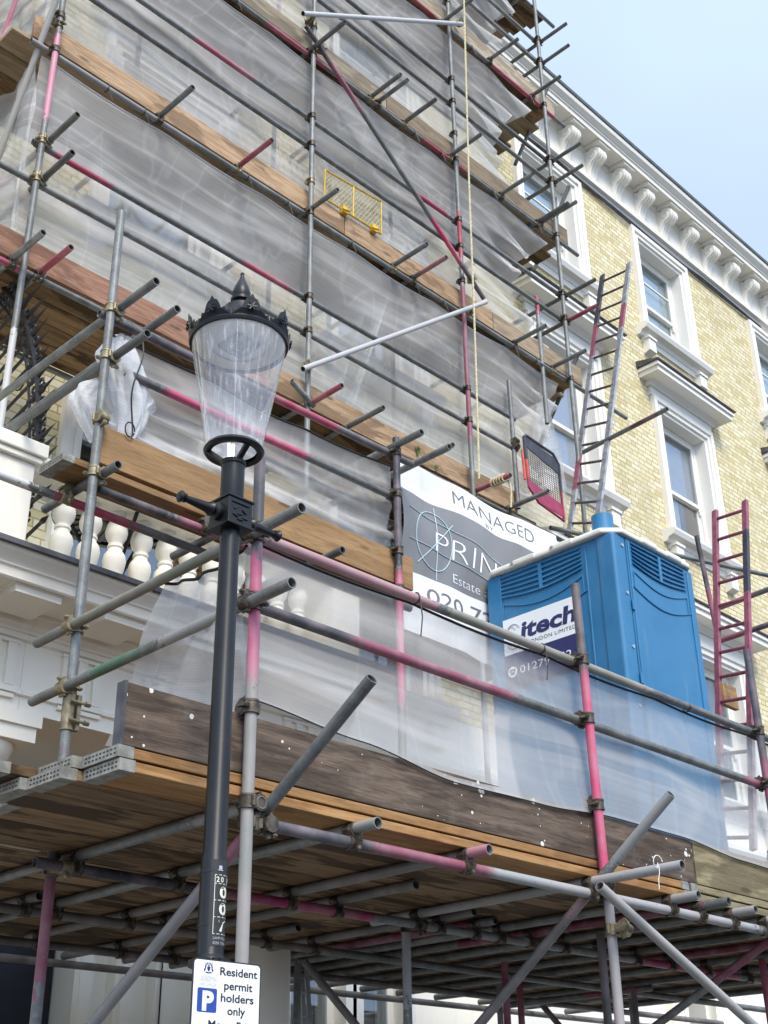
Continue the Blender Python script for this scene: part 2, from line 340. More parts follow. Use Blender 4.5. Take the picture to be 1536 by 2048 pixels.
# ------------------------------------------------------------------ scaffold tubes
RT = .02415
def pole(name, parent, p0, p1, paint=(), segs=None, wob=0.):
    """hollow steel tube; paint = [(t0,t1,colour)] along it"""
    p0, p1 = V(p0), V(p1); L = (p1-p0).length; d, u, w = frame_of(p1-p0); n = 14
    ts = set(np.linspace(0, 1, max(2, int(L/.22)+1)))
    for a, b, _ in paint:
        for t in (a, b):
            for e in (-.18, -.06, .06, .18): ts.add(min(1, max(0, t+e/L)))
    ts = sorted(ts); mb = MB(); mb.tinted = True; q = []; c = []
    def tint(t):
        best = (0, 0, 0, 0)
        for a, b, col in paint:
            k = min((t-a)*L/.34+.5 if a > 0 else 9, (b-t)*L/.34+.5 if b < 1 else 9)
            al = max(0, min(1.3, k))
            if al > best[3]: best = (*col, al)
            elif best[3] == 0: best = (*col, 0)
        return best
    def ring(p, r): return [p+(u*math.cos(2*math.pi*k/n)+w*math.sin(2*math.pi*k/n))*r for k in range(n)]
    for t in ts:
        off = u*(wob*math.sin(t*math.pi))
        for k in range(n): mb.uv[len(q)+k] = (L*t, k/n)
        q += ring(p0+d*(L*t)+off, RT); c += [tint(t)]*n
    N = len(ts)
    fs = [(i*n+k, i*n+(k+1) % n, (i+1)*n+(k+1) % n, (i+1)*n+k) for i in range(N-1) for k in range(n)]
    for e, t in ((0, ts[0]), (N-1, ts[-1])):               # open ends: rim and a short bore
        s0 = len(q); pe = p0+d*(L*t); inn = d if e == 0 else -d
        q += ring(pe, RT-.004)+ring(pe+inn*min(.16, L*.4), RT-.004); c += [(0, 0, 0, 0)]*(2*n)
        for k in range(n):
            k2 = (k+1) % n
            f1 = (e*n+k, s0+k, s0+k2, e*n+k2); f2 = (s0+k, s0+n+k, s0+n+k2, s0+k2)
            fs += [f1, f2] if e == 0 else [f1[::-1], f2[::-1]]
        fs.append(tuple(s0+n+k for k in range(n)) if e else tuple(s0+n+k for k in range(n))[::-1])
    mb.add(q, fs, 0, c)
    return mb.build(name, GALV, parent, smooth=40)
CLIPS = {}
def coupler(parent, p, a, b, off, brass=False, seed=0):
    """double coupler: band round tube axis a at p, second band round axis b at p+off"""
    key = (tuple(np.round(a, 2)), tuple(np.round(b, 2)), tuple(np.round(off, 2)), brass)
    if key in CLIPS: return copy_to(CLIPS[key], parent, p)
    a, b, off = V(a).normalized(), V(b).normalized(), V(off); mb = MB(); o = off.normalized()
    for c, ax_, sgn in ((V(), a, -1), (off, b, 1)):
        mb.tube(c-ax_*.022, c+ax_*.022, RT+.0065, 12)
        mb.tube(c-ax_*.027, c-ax_*.019, RT+.009, 12); mb.tube(c+ax_*.019, c+ax_*.027, RT+.009, 12)
        t = ax_.cross(o).normalized()
        s = c+t*(RT+.016)-o*sgn*-.004                       # flap, bolt and nut on the open side
        mb.bar(c+t*RT, c+t*(RT+.026)+o*sgn*.012, .036, .012, 0, ax_)
        mb.tube(s-o*.034, s+o*.034, .0055, 6); mb.tube(s+o*sgn*.014, s+o*sgn*.027, .012, 6)
        mb.tube(c-t*(RT+.012)-ax_*.02, c-t*(RT+.012)+ax_*.02, .008, 8)
    mb.bar(o*(RT-.002), off-o*(RT-.002), .04, .036, 0, a)
    ob = mb.build('coupler', BRASS if brass else CLAMP, parent, smooth=40, origin=(0, 0, 0))
    ob.location = V(p)-wloc(parent); CLIPS[key] = ob; return ob
X_, Y_, Z_ = V((1, 0, 0)), V((0, 1, 0)), V((0, 0, 1))
# ================================================================== TALL SCAFFOLD against the house front
UY, UI = 6.6, 7.62
UX = [3.265, 5.915, 8.0, 9.775]
LIFT = [7.20, 9.28, 11.28, 13.34, 15.12]
GUARDS = {7.2: (7.94, 8.30), 9.28: (10.05, 10.40), 11.28: (12.08, 12.42), 13.34: (14.06, 14.44)}
U = thing('scaffold', (6.5, 7.1, 0), 'tall steel tube scaffold wrapped in white netting against the brick house front', 'scaffold')
P = lambda a, b, c=PINK: (a, b, c)
for i, x in enumerate(UX):
    pt = {0: [P(.607, .668, (.56, .22, .29)), (.40, .47, (.55, .55, .52))], 2: [P(.47, .58), P(.60, .64, RED)]}.get(i, [])
    pole('standard', U, (x, UY, .05), (x, UY, 16.4 if i else 14.), pt)
    if i in (0, 2): pole('standard', U, (x+.03, UI, .05), (x+.03, UI, 16.2), [P(.5, .56), P(.66, .72)] if i == 0 else [])
for x in (4.6, 6.3, 7.1): pole('standard', U, (x, UI, 7.2), (x, UI, 16.2), [(.15, .32, (.28, .42, .38))] if x == 7.1 else ([P(.6, .8, (.6, .3, .36))] if x == 6.3 else []))
pole('standard', U, (8.71, UY+.03, 7.25), (8.70, UY+.03, 8.72))
pole('standard', U, (9.35, UY+.06, 8.5), (9.35, UY+.06, 10.15), [P(.86, 1, RED)])
LX0, LX1 = 3.08, 10.0
lp = {7.2: [P(0, .09, (.35, .07, .12)), (.5, .6, PINK)], 9.28: [(.0, .2, (.24, .24, .23))], 11.28: [P(.32, .42, (.42, .10, .15)), P(.62, .72, RED)], 13.34: [P(.55, .66, RED), P(.8, .97, (.38, .03, .09))], 15.12: []}
for z in LIFT:
    pole('ledger', U, (LX0 if z > 8 else 2.6, UY+.05, z-.05), (LX1+.25 if z != 9.28 else 10.9, UY+.05, z-.05), lp[z])
    pole('ledger', U, (LX0, UI-.05, z-.05), (LX1, UI-.05, z-.05))
gp = {8.30: [P(.03, .12, (.36, .05, .09)), P(.36, .45, (.42, .06, .1))], 7.94: [], 10.40: [P(.2, .3, (.4, .1, .14)), P(.62, .7, (.4, .04, .1))], 10.05: [], 12.42: [P(.14, .21, RED), P(.41, .48, RED)], 12.08: [P(0, .1, (.4, .1, .14))], 14.44: [], 14.06: []}
for k, (g0, g1) in GUARDS.items():
    for g in (g0, g1):
        xa = 2.2 if g == 7.94 else UX[0]-.05
        xb = 8.78 if k == 7.2 else UX[3]+.06
        pole('guard_rail', U, (xa, UY+.05, g), (xb, UY+.05, g), gp[g], wob=.006)
        for i, x in enumerate(UX):
            if k == 7.2 and i == 3: continue
            coupler(U, (x, UY, g), Z_, X_, (0, .049, 0), brass=(i == 0))
        tp = 6.22
        pole('guard_rail', U, (UX[0]+.05, tp, g+.03), (UX[0]+.05, 7.95, g+.03), [P(.5, .9, (.4, .1, .14))] if g == 8.3 else [])
        coupler(U, (UX[0], UY, g+.03), Z_, Y_, (.049, 0, 0), brass=True)
        if k > 7.5:
            pole('guard_rail', U, (UX[3]+.05, 6.18, g-.02), (UX[3]+.05, 7.9, g-.02), [P(0, .3, (.3, .04, .07))] if g == 10.05 else [])
            coupler(U, (UX[3], UY, g-.02), Z_, Y_, (.049, 0, 0))
trans = {9.28: [(325, 232, 6.2, 0), (482, 342, 6.2, 1), (622, 418, 6.25, 0), (793, 530, 6.2, 0), (832, 556, 6.2, 2), (1035, 688, 6.22, 0), (1112, 738, 6.2, 0)],
         11.28: [(625, 105, 6.15, 0), (748, 203, 6.22, 0), (762, 210, 6.22, 0), (815, 238, 6.2, 0), (905, 305, 6.2, 0), (1008, 388, 6.2, 0), (1082, 452, 6.2, 0), (1088, 465, 6.12, 0)],
         13.34: [(893, 45, 6.2, 0), (985, 130, 6.2, 0), (1070, 198, 6.2, 0), (760, -50, 6.2, 0)],
         7.2: [(30, 520, 6.25, 0), (82, 572, 6.25, 1), (955, 985, 6.2, 1), (1022, 1010, 6.15, 0), (700, 858, 6.2, 0), (840, 930, 6.2, 0), (617, 805, 6.2, 1)],
         15.12: [(1055, 30, 6.25, 0)]}
tx = {}
for z, lst in trans.items():
    for (px, py, tip, c) in lst:
        x = ay(px, py, UY).x; tx.setdefault(z, []).append(x)
        pole('transom', U, (x, tip, z), (x, 7.86, z), [] if c == 0 else ([P(0, .26, (.36, .07, .10))] if c == 1 else [P(0, .2, (.38, .16, .16))]))
        coupler(U, (x, UY+.05, z-.05), X_, Y_, (0, 0, .049), brass=(random.random() < .3))
for z in LIFT[1:4]:
    for i, x in enumerate(UX): coupler(U, (x, UY, z-.05), Z_, X_, (0, .049, 0))
    for i in (0, 1, 2): coupler(U, (UX[i], UY, z+.32), Z_, X_, (0, .03, 0), brass=(i == 1))
# facade braces and plan tubes
pole('brace', U, ay(612, 52, 6.53), ay(968, 598, 6.53), [(0, .13, DARK), P(.13, .30), (.70, .86, (.50, .05, .12)), (.87, 1., DARK)])
pole('brace', U, ay(606, 27, 6.50), ay(924, 48, 6.50), [(0, 1, (.52, .53, .52))])
pole('brace', U, ay(606, 738, 6.50), ay(972, 604, 6.50), [(0, 1, (.46, .46, .45)), P(.28, .46, (.55, .33, .36))])
pole('brace', U, ay(583, 762, 6.53), ay(628, 812, 6.56))
pole('brace', U, (3.16, 6.45, 9.72), ax(-30, 385, 3.16), [(0, 1, (.36, .36, .31))])
pole('brace', U, ax(40, -20, 3.2), ax(-20, 150, 3.2), [P(0, 1, (.50, .14, .2))])
pole('brace', U, ay(1138, 372, 6.72), ay(1068, 540, 7.35)); pole('brace', U, ay(1098, 168, 6.72), ay(1030, 330, 7.3), [P(.3, .6, (.35, .2, .2))])
pole('brace', U, ay(1155, 712, 6.72), ay(1072, 905, 7.35)); pole('brace', U, ay(1052, -20, 6.72), ay(1025, 45, 7.1))
pole('brace', U, (9.18, 6.61, 7.2), (12.4, 5.47, 7.2))
pole('brace', U, az(1165, 905, 8.31), ay(1334, 818, 5.35), [P(.6, .9, (.12, .06, .07))])
for q in ((935, 625), (612, 733), (616, 42), (918, 47)):
    coupler(U, ay(*q, UY), Z_, X_, (0, -.049, 0), brass=True)
for q in ((640, 100), (940, 560)): coupler(U, ay(*q, UY), Z_, (.5, 0, -.6), (0, -.049, 0), brass=True)
coupler(U, (UX[0], UY, 9.5), Z_, (0, .5, -.6), (-.05, 0, 0), brass=True)
for z in (7.44, 7.9): coupler(U, (8.71, UY+.03, z+.5 if z < 7.6 else z+.1), Z_, X_, (0, -.03, 0))

# ================================================================== LOADING PLATFORM scaffold
PY, MY = 3.65, 4.97
L = thing('scaffold', (5, 5, 0), 'lower steel tube scaffold carrying the boarded platform under the blue portable toilet', 'scaffold')
DZ = 2.82
pole('standard', L, (3.0, MY, 0), (3.0, MY, 6.47), [P(.352, .42), (.42, .505, (.075, .072, .085))])
pole('standard', L, (5.25, MY, 0), (5.25, MY, 5.9), [(.40, .625, (.33, .33, .33)), P(.69, .83, (.56, .10, .19)), (.835, 1, DARK)])
pole('standard', L, (3.005, PY, 0), (3.005, PY, 4.30), [(0, .77, (.27, .275, .25)), P(.772, .893, (.55, .10, .20)), (.90, 1, (.085, .085, .09))])
pole('standard', L, (5.285, PY, 2.77), (5.255, PY, 4.41), [P(.0, .70, (.55, .07, .16)), (.70, 1, (.07, .06, .062))])
pole('standard', L, (5.31, PY+.01, 0), (5.31, PY+.01, 2.76), [(0, 1, (.32, .30, .29))])
pole('standard', L, (7.10, PY, 0), (7.10, PY, 4.52), [P(.78, .84), (.845, 1, DARK)])
for (px, py) in ((1203, 1896), (1010, 1950), (1040, 1985), (1268, 1995)):
    q = az(px, py, 2.7); pole('standard', L, (q.x, q.y, 0), (q.x, q.y, 2.78), [P(.3, 1, (.20, .02, .06))] if px in (1010, 1040) else [(0, 1, (.09, .085, .075))])
q = az(1528, 1950, 2.7); pole('standard', L, (q.x, q.y, 0), (q.x, q.y, 2.8), [P(.2, 1, (.3, .03, .08))])
# rails of the bay
pole('guard_rail', L, (2.96, PY+.05, 3.965), (7.9, PY+.05, 3.985), [P(.02, .24, (.40, .22, .23)), (.26, .6, (.24, .24, .19))])
pole('guard_rail', L, (2.97, PY+.05, 3.645), (7.9, PY+.05, 3.65), [(0, .13, (.06, .06, .065)), P(.13, .35), P(.80, .96)])
pole('guard_rail', L, (2.965, 3.33, 3.93), (2.965, 5.27, 3.905), [(.25, .85, (.20, .20, .15))])
pole('guard_rail', L, (2.965, 3.38, 3.62), (2.965, 5.25, 3.60), [(.2, .45, (.36, .36, .32)), (.52, .72, GREEN)])
for x, zs in ((3.005, (3.965, 3.645)), (5.265, (3.975, 3.65)), (7.10, (3.98, 3.65))):
    for z in zs: coupler(L, (x, PY, z), Z_, X_, (0, .049, 0))
for z in (3.93, 3.62): coupler(L, (3.005, PY, z), Z_, Y_, (-.045, 0, 0)); coupler(L, (3.0, MY, z-.022), Z_, Y_, (-.04, 0, 0), brass=True)
for x, y, z in ((3.005, PY, 3.19), (5.28, PY, 3.20), (7.1, PY, 3.2)): coupler(L, (x, y, z), Z_, X_, (0, .035, 0))
mb = MB().tube((3.0, MY, 3.40), (3.0, MY, 3.57), RT+.007, 12)       # sleeve on the standard
mb.bar((3.035, MY-.02, 3.40), (3.035, MY-.02, 3.57), .03, .02)
for z in (3.44, 3.53): mb.tube((2.98, MY-.045, z), (3.075, MY-.045, z), .008, 8); mb.tube((3.06, MY-.045, z), (3.085, MY-.045, z), .013, 6)
mb.build('sleeve_coupler', BRASS, L)
# upper middle frame (plane of the two middle standards)
pole('ledger', L, (2.96, MY+.05, 5.765), (5.45, MY+.05, 5.80), [(0, .50, (.05, .045, .05)), P(.50, .72, (.38, .05, .10)), (.75, 1, (.10, .10, .10))])
pole('guard_rail', L, (3.15, MY+.05, 5.47), (5.3, MY+.05, 5.48), [(0, .12, (.07, .07, .07)), P(.12, .62, (.50, .07, .15))])
pole('transom', L, (3.045, 4.62, 5.81), (3.045, 7.6, 5.81)); pole('transom', L, (3.045, 4.66, 5.49), (3.045, 7.4, 5.49))
for x, y in ((3.29, 4.76), (5.23, 4.72), (5.50, 4.72)): pole('transom', L, (x, y, 5.83), (x, 7.0, 5.83))
for z, b in ((5.79, Y_), (5.48, Y_)): coupler(L, (3.0, MY, z), Z_, b, (.045, 0, 0), brass=True)
for z in (5.79, 5.48, 5.07, 4.80): coupler(L, (5.25, MY, z), Z_, X_, (0, .049, 0))
coupler(L, (3.0, MY, 5.08), Z_, X_, (0, -.03, 0), brass=True)
pole('ledger', L, (3.07, MY+.05, 4.71), (5.4, MY+.05, 4.73), [(0, .2, (.035, .033, .033)), P(.21, .55)])
pole('ledger', L, (1.3, 5.21, 4.70), (4.05, 5.26, 4.72), [(.45, .54, (.6, .6, .57)), P(.60, .77, (.42, .06, .10))])
pole('transom', L, (3.045, 4.82, 4.765), (3.045, 5.5, 4.765)); pole('transom', L, (4.55, 4.75, 4.765), (4.55, 5.8, 4.765)); pole('transom', L, (3.9, 4.9, 4.765), (3.9, 5.5, 4.765))
coupler(L, (3.0, MY, 4.765), Z_, Y_, (.045, 0, 0), brass=True); coupler(L, (3.0, 5.215, 4.705), X_, Y_, (0, 0, .049), brass=True); coupler(L, (3.75, 5.0, 4.715), X_, Y_, (0, 0, .04))
pole('standard', L, (3.28, 5.42, 4.2), (3.28, 5.42, 5.0), [(0, 1, (.3, .31, .28))])
# deck grid
pole('ledger', L, (3.06, PY+.05, 2.765), (10.5, PY+.05, 2.765), [(0, .09, (.075, .075, .085)), P(.09, .185), (.185, .5, (.33, .34, .335)), (.58, .9, (.36, .32, .34))])
pole('ledger', L, (2.85, MY-.11, 2.765), (11, MY-.11, 2.765), [(0, .13, (.03, .03, .04)), P(.13, .25, (.33, .03, .10)), P(.55, .62, (.35, .04, .11)), P(.63, .70, (.35, .04, .11))])
for y, x0 in ((5.88, 1.5), (6.76, 1.5), (7.35, 2.6)): pole('ledger', L, (x0, y, 2.765), (11.5, y, 2.765), [(0, 1, (.10, .095, .085))] if y > 6 else [(.0, .4, (.13, .12, .10))])
dt = [(3.05, 3.62, 7.5, 0), (3.60, 3.55, 7.4, 0), (4.30, 3.56, 6.2, 1), (5.22, 3.17, 5.2, 2), (4.62, 4.3, 7.4, 0), (5.92, 3.52, 7.4, 0), (6.20, 3.51, 7.3, 3), (6.53, 3.54, 7.4, 0), (5.4, 4.6, 7.3, 0), (5.7, 4.7, 7.4, 3),
      (6.9, 3.55, 7.4, 0), (7.3, 3.6, 7.4, 0), (7.7, 3.5, 7.4, 3), (8.15, 3.6, 7.4, 0), (8.7, 3.5, 7.4, 0), (9.3, 3.5, 7.4, 0), (3.42, 5.75, 6.95, 0), (4.05, 5.2, 6.9, 0), (5.02, 5.6, 7.3, 0), (9.9, 3.6, 7.4, 0), (2.55, 4.85, 7.2, 4)]
for x, y0, y1, c in dt:
    pt = {0: [(0, 1, (.15, .145, .13))] if y0 > 4 else [(0, .1, (.30, .30, .29))], 1: [P(0, .07, (.45, .2, .25)), (.1, 1, (.17, .17, .16))], 2: [(0, 1, (.33, .34, .33))], 3: [P(.05, .5, (.16, .02, .05))], 4: [(.1, .5, (.5, .5, .5))]}[c]
    pole('transom', L, (x, y0, DZ), (x, y1, DZ), pt)
    for yl in (PY+.05, MY-.11, 5.88, 6.76):
        if y0-.02 < yl < y1 and (yl < 5 or x < 5.5): coupler(L, (x, yl, 2.765), X_, Y_, (0, 0, .05))
for x in (3.0, 5.25): coupler(L, (x, MY, 2.765), Z_, X_, (0, -.11, 0), brass=(x < 4))
coupler(L, (3.005, PY, 2.82), Z_, Y_, (.045, 0, 0)); coupler(L, (5.3, PY, 2.765), Z_, X_, (0, .049, 0)); coupler(L, (5.31, PY, 2.60), Z_, (1, 0, -.45), (0, -.07, 0), brass=True)
# rakers
pole('brace', L, ax(744, 1357, 3.1), ax(120, 2130, 3.1), [P(.38, .50, (.38, .12, .18)), (.5, 1, (.25, .25, .24))])
pole('brace', L, ax(1342, 1588, 5.235), ax(900, 2120, 5.235), [(0, .25, (.30, .31, .30)), P(.34, .44, (.30, .20, .21)), (.46, 1, (.16, .16, .155))])
pole('brace', L, ax(1575, 1855, 7.2), ax(1220, 2120, 7.2), [P(0, .4, (.22, .05, .09))])
pole('brace', L, ay(1199, 1772, 3.5), ay(1600, 2135, 3.5), [(0, 1, (.34, .34, .32))])
pole('brace', L, az(610, 1925, 2.7), ay(760, 2110, 5.6), [(0, 1, (.13, .13, .11))])
pole('brace', L, ay(1080, 2005, 6.8), ay(1160, 2100, 6.6), [(0, 1, (.05, .05, .05))])
pole('transom', L, ay(1020, 2010, 6.6), ay(1305, 1975, 5.6), [P(.55, .9, (.22, .03, .08))])
coupler(L, ax(505, 1648, 3.05), Z_, Y_, (.05, -.03, 0)); coupler(L, (5.235, 3.61, 2.80), X_, Y_, (0, .04, 0))
pole('brace', L, ay(1393, 1072, 5.6), ay(1436, 1275, 5.6), [(0, .5, DARK), P(.5, 1)])
pole('transom', L, ay(1440, 1215, 5.0), ay(1600, 1155, 4.2), [P(0, .45)]); pole('transom', L, ay(1430, 1285, 5.0), ay(1600, 1228, 4.2), [P(0, .4), (.42, 1, DARK)])

# ================================================================== BOARDS (each a loose board lying on the tubes)
def board(x0, x1, y0, z, mat, label, group, w=.222, h=.038, bands='', name='scaffold_board', up=False, tilt=0.):
    mb = MB()
    def bx(a, b, m):
        if up: mb.box(a, b, y0, y0+h, z, z+w, m)
        else: mb.box(a, b, y0, y0+w, z, z+h, m)
    bx(x0, x1, 0)
    o = mb.build(name, [mat], smooth=0, bevel=.003)
    tag(o, label, 'board', group)
    for e in bands:
        m2 = MB(); t = .0025; bw = .065
        a, b = (x0-t, x0+bw) if e == 'l' else (x1-bw, x1+t)
        if up: m2.box(a, b, y0-t, y0+h+t, z-t, z+w+t)
        else: m2.box(a, b, y0-t, y0+w+t, z-t, z+h+t)
        xe = a if e == 'l' else b
        for k in range(9):                                   # perforations of the band
            for zz in (z+h*.3, z+h*.72):
                yy = y0+.012+k*.0225; m2.box(xe-.0008, xe+.0008, yy, yy+.012, zz-.003, zz+.003, 1)
        m2.build('end_band', [BAND, IRON], o, smooth=0)
    return o
names = {7.2: 'lowest', 9.28: 'second', 11.28: 'third', 13.34: 'fourth', 15.12: 'top'}
for z in LIFT:
    lab = 'grey brown timber board in the %s deck up the tall netted scaffold' % names[z]; grp = 'boards of the %s deck of the tall scaffold' % names[z]
    for k in range(4):
        y = 6.715+.229*k
        xs = [(2.95-.1*(k % 2)-.12*(k == 3), 6.55), (6.56, 10.12-.11*((k+1) % 2))]
        if z == 7.2: xs = [(2.2+.1*k, 5.4), (5.41, 9.1)]
        if z > 15: xs = [(6.0, 10.12-.08*k)]
        for a, b in xs:
            board(a, b, y, z+.026, W_DECK if z < 9 or random.random() < .5 else W_GREY, lab, grp)
for k in range(4): board(5.3, 9.2, 6.715+.229*k, 5.835, W_DECK, 'brown board added behind the banner to shade the house wall', 'added boards shading the wall behind the banner')  # added boards that keep the sun off the wall behind the front net
tb = {7.2: [(1.9, 5.55, W_RED, 'reddish brown toe board above the wrought iron fan and below the lantern top'), (5.56, 8.75, W_TAN, 'scuffed tan toe board above the white banner')],
      9.28: [(3.1, 6.4, W_TAN, 'tan toe board with a pale worn patch, second deck, left of the yellow mesh guard'), (6.41, 8.55, W_TAN, 'tan toe board holding the yellow mesh guard'), (8.56, 10.1, W_GREY, 'grey toe board at the second deck end beside the tall grey ladder')],
      11.28: [(3.1, 7.0, W_PALE, 'pale sandy toe board at the third deck crossed by the pink brace'), (7.01, 10.1, W_GREY, 'brown grey toe board with white scratches at the third deck end')],
      13.34: [(3.1, 8.4, W_PALE, 'pale toe board of the fourth deck at the top of the photo'), (8.41, 10.08, W_PALE, 'short toe board of the fourth deck in front of the white cornice')]}
for z, l in tb.items():
    for a, b, m, lab in l: board(a, b, 6.668, z+.028, m, lab, 'toe boards of the tall scaffold', up=True, name='toe_board', w=.232)
# platform: two layers of boards, edges banded
for k in range(15):
    y = 3.685+.2285*k
    st = [2.45, 2.36, 2.33, 2.42, 2.34, 2.27, 2.3, 2.25, 2.32, 2.28, 2.3, 2.2, 2.25, 2.3, 2.3][k]
    m = W_EDGE if k == 0 else W_DECK
    g = 'boards of the platform underside'
    lab = 'orange edged board along the outer rim of the platform, lower layer' if k == 0 else 'brown stained board in the underside of the big platform'
    board(st, 6.12, y, 2.846, m, lab, g, bands='l' if k else 'lr'); board(6.14, 10.1, y, 2.846, W_MOSS if k == 0 else W_DECK, 'mossy brown board of the platform rim beyond the joint, lower layer' if k == 0 else lab, g, bands='l' if k == 0 else '')
for k in range(7):
    y = 3.685+.2285*k; st = [2.44, 2.40, 2.22, 2.45, 2.3, 2.2, 2.18][k]
    board(st, 6.10, y, 2.893, W_EDGE if k == 0 else W_DECK, 'orange edged board along the outer rim of the platform, upper layer' if k == 0 else 'board of the platform upper layer with perforated steel end band at left', 'boards of the platform upper layer', bands='lr' if k == 0 else 'l')
    if k == 0: board(6.13, 10.1, y, 2.893, W_MOSS, 'mossy brown board of the platform rim beyond the joint, upper layer', 'boards of the platform upper layer', bands='l')
o = board(2.45, 6.19, 3.69, 2.938, W_DARK, 'dark brown toe board splashed with white paint at the platform edge', 'toe boards of the platform', up=True, name='toe_board', w=.232)
m2 = MB().box(2.444, 2.456, 3.684, 3.734, 2.935, 3.173); m2.build('end_band', LEAD, o, smooth=0)
board(6.21, 10.1, 3.69, 2.938, W_MOSS, 'mossy tan toe board at the platform edge right of the joint', 'toe boards of the platform', up=True, name='toe_board', w=.232)
board(3.02, 5.42, 5.005, 4.855, W_NEW, 'clean orange toe board behind the lamp column under the netting', 'toe boards of the platform', up=True, name='toe_board', w=.226)
for k in range(1): board(2.84-.03*k, 5.4, 5.01+.229*k, 4.796, W_NEW, 'new timber board of the small upper platform above the balusters', 'boards of the small upper platform', bands='l' if k == 0 else '')
mb = MB().box(-.11, .11, -.019, .019, -.12, .12); o = mb.build('offcut', W_PALE, smooth=0, bevel=.003); o.location = az(42, 1640, 2.96); tag(o, 'pale sawn timber offcut standing on the platform at its left end', 'board')
pk = ay(1462, 1392, 4.55); mb = MB().box(pk.x-.1, pk.x+.1, pk.y, pk.y+.04, pk.z-.09, pk.z+.09); tag(mb.build('offcut', W_NEW, smooth=0, bevel=.004), 'square tan timber block behind the rungs of the pink ladder', 'board')
# ================================================================== HOUSES
FY = 7.9
def rect_wall(mb, x0, x1, z0, z1, holes, y0=FY, y1=FY+.3, mat=0):
    """solid wall slabs around rectangular openings that share columns"""
    cols = sorted({(h[0], h[1]) for h in holes}); x = x0
    for a, b in cols:
        mb.box(x, a, y0, y1, z0, z1, mat); z = z0
        for h in sorted([h for h in holes if h[0] == a], key=lambda h: h[2]):
            if h[2] > z: mb.box(a, b, y0, y1, z, h[2], mat)
            z = h[3]
        mb.box(a, b, y0, y1, z, z1, mat); x = b
    mb.box(x, x1, y0, y1, z0, z1, mat)
def frame(mb, x0, x1, z0, z1, w, ya, yb, bottom=False):
    mb.box(x0, x1, ya, yb, z1-w, z1); zb = z0+(w if bottom else 0)
    mb.box(x0, x0+w, ya, yb, zb, z1-w); mb.box(x1-w, x1, ya, yb, zb, z1-w)
    if bottom: mb.box(x0, x1, ya, yb, z0, z0+w)
def prof_x(mb, poly, x0, x1, mat=0):      # polygon in (y,z) run along x
    mb.prism(poly, (x0, 0, 0), (0, 1, 0), (0, 0, 1), (x1-x0, 0, 0), mat)
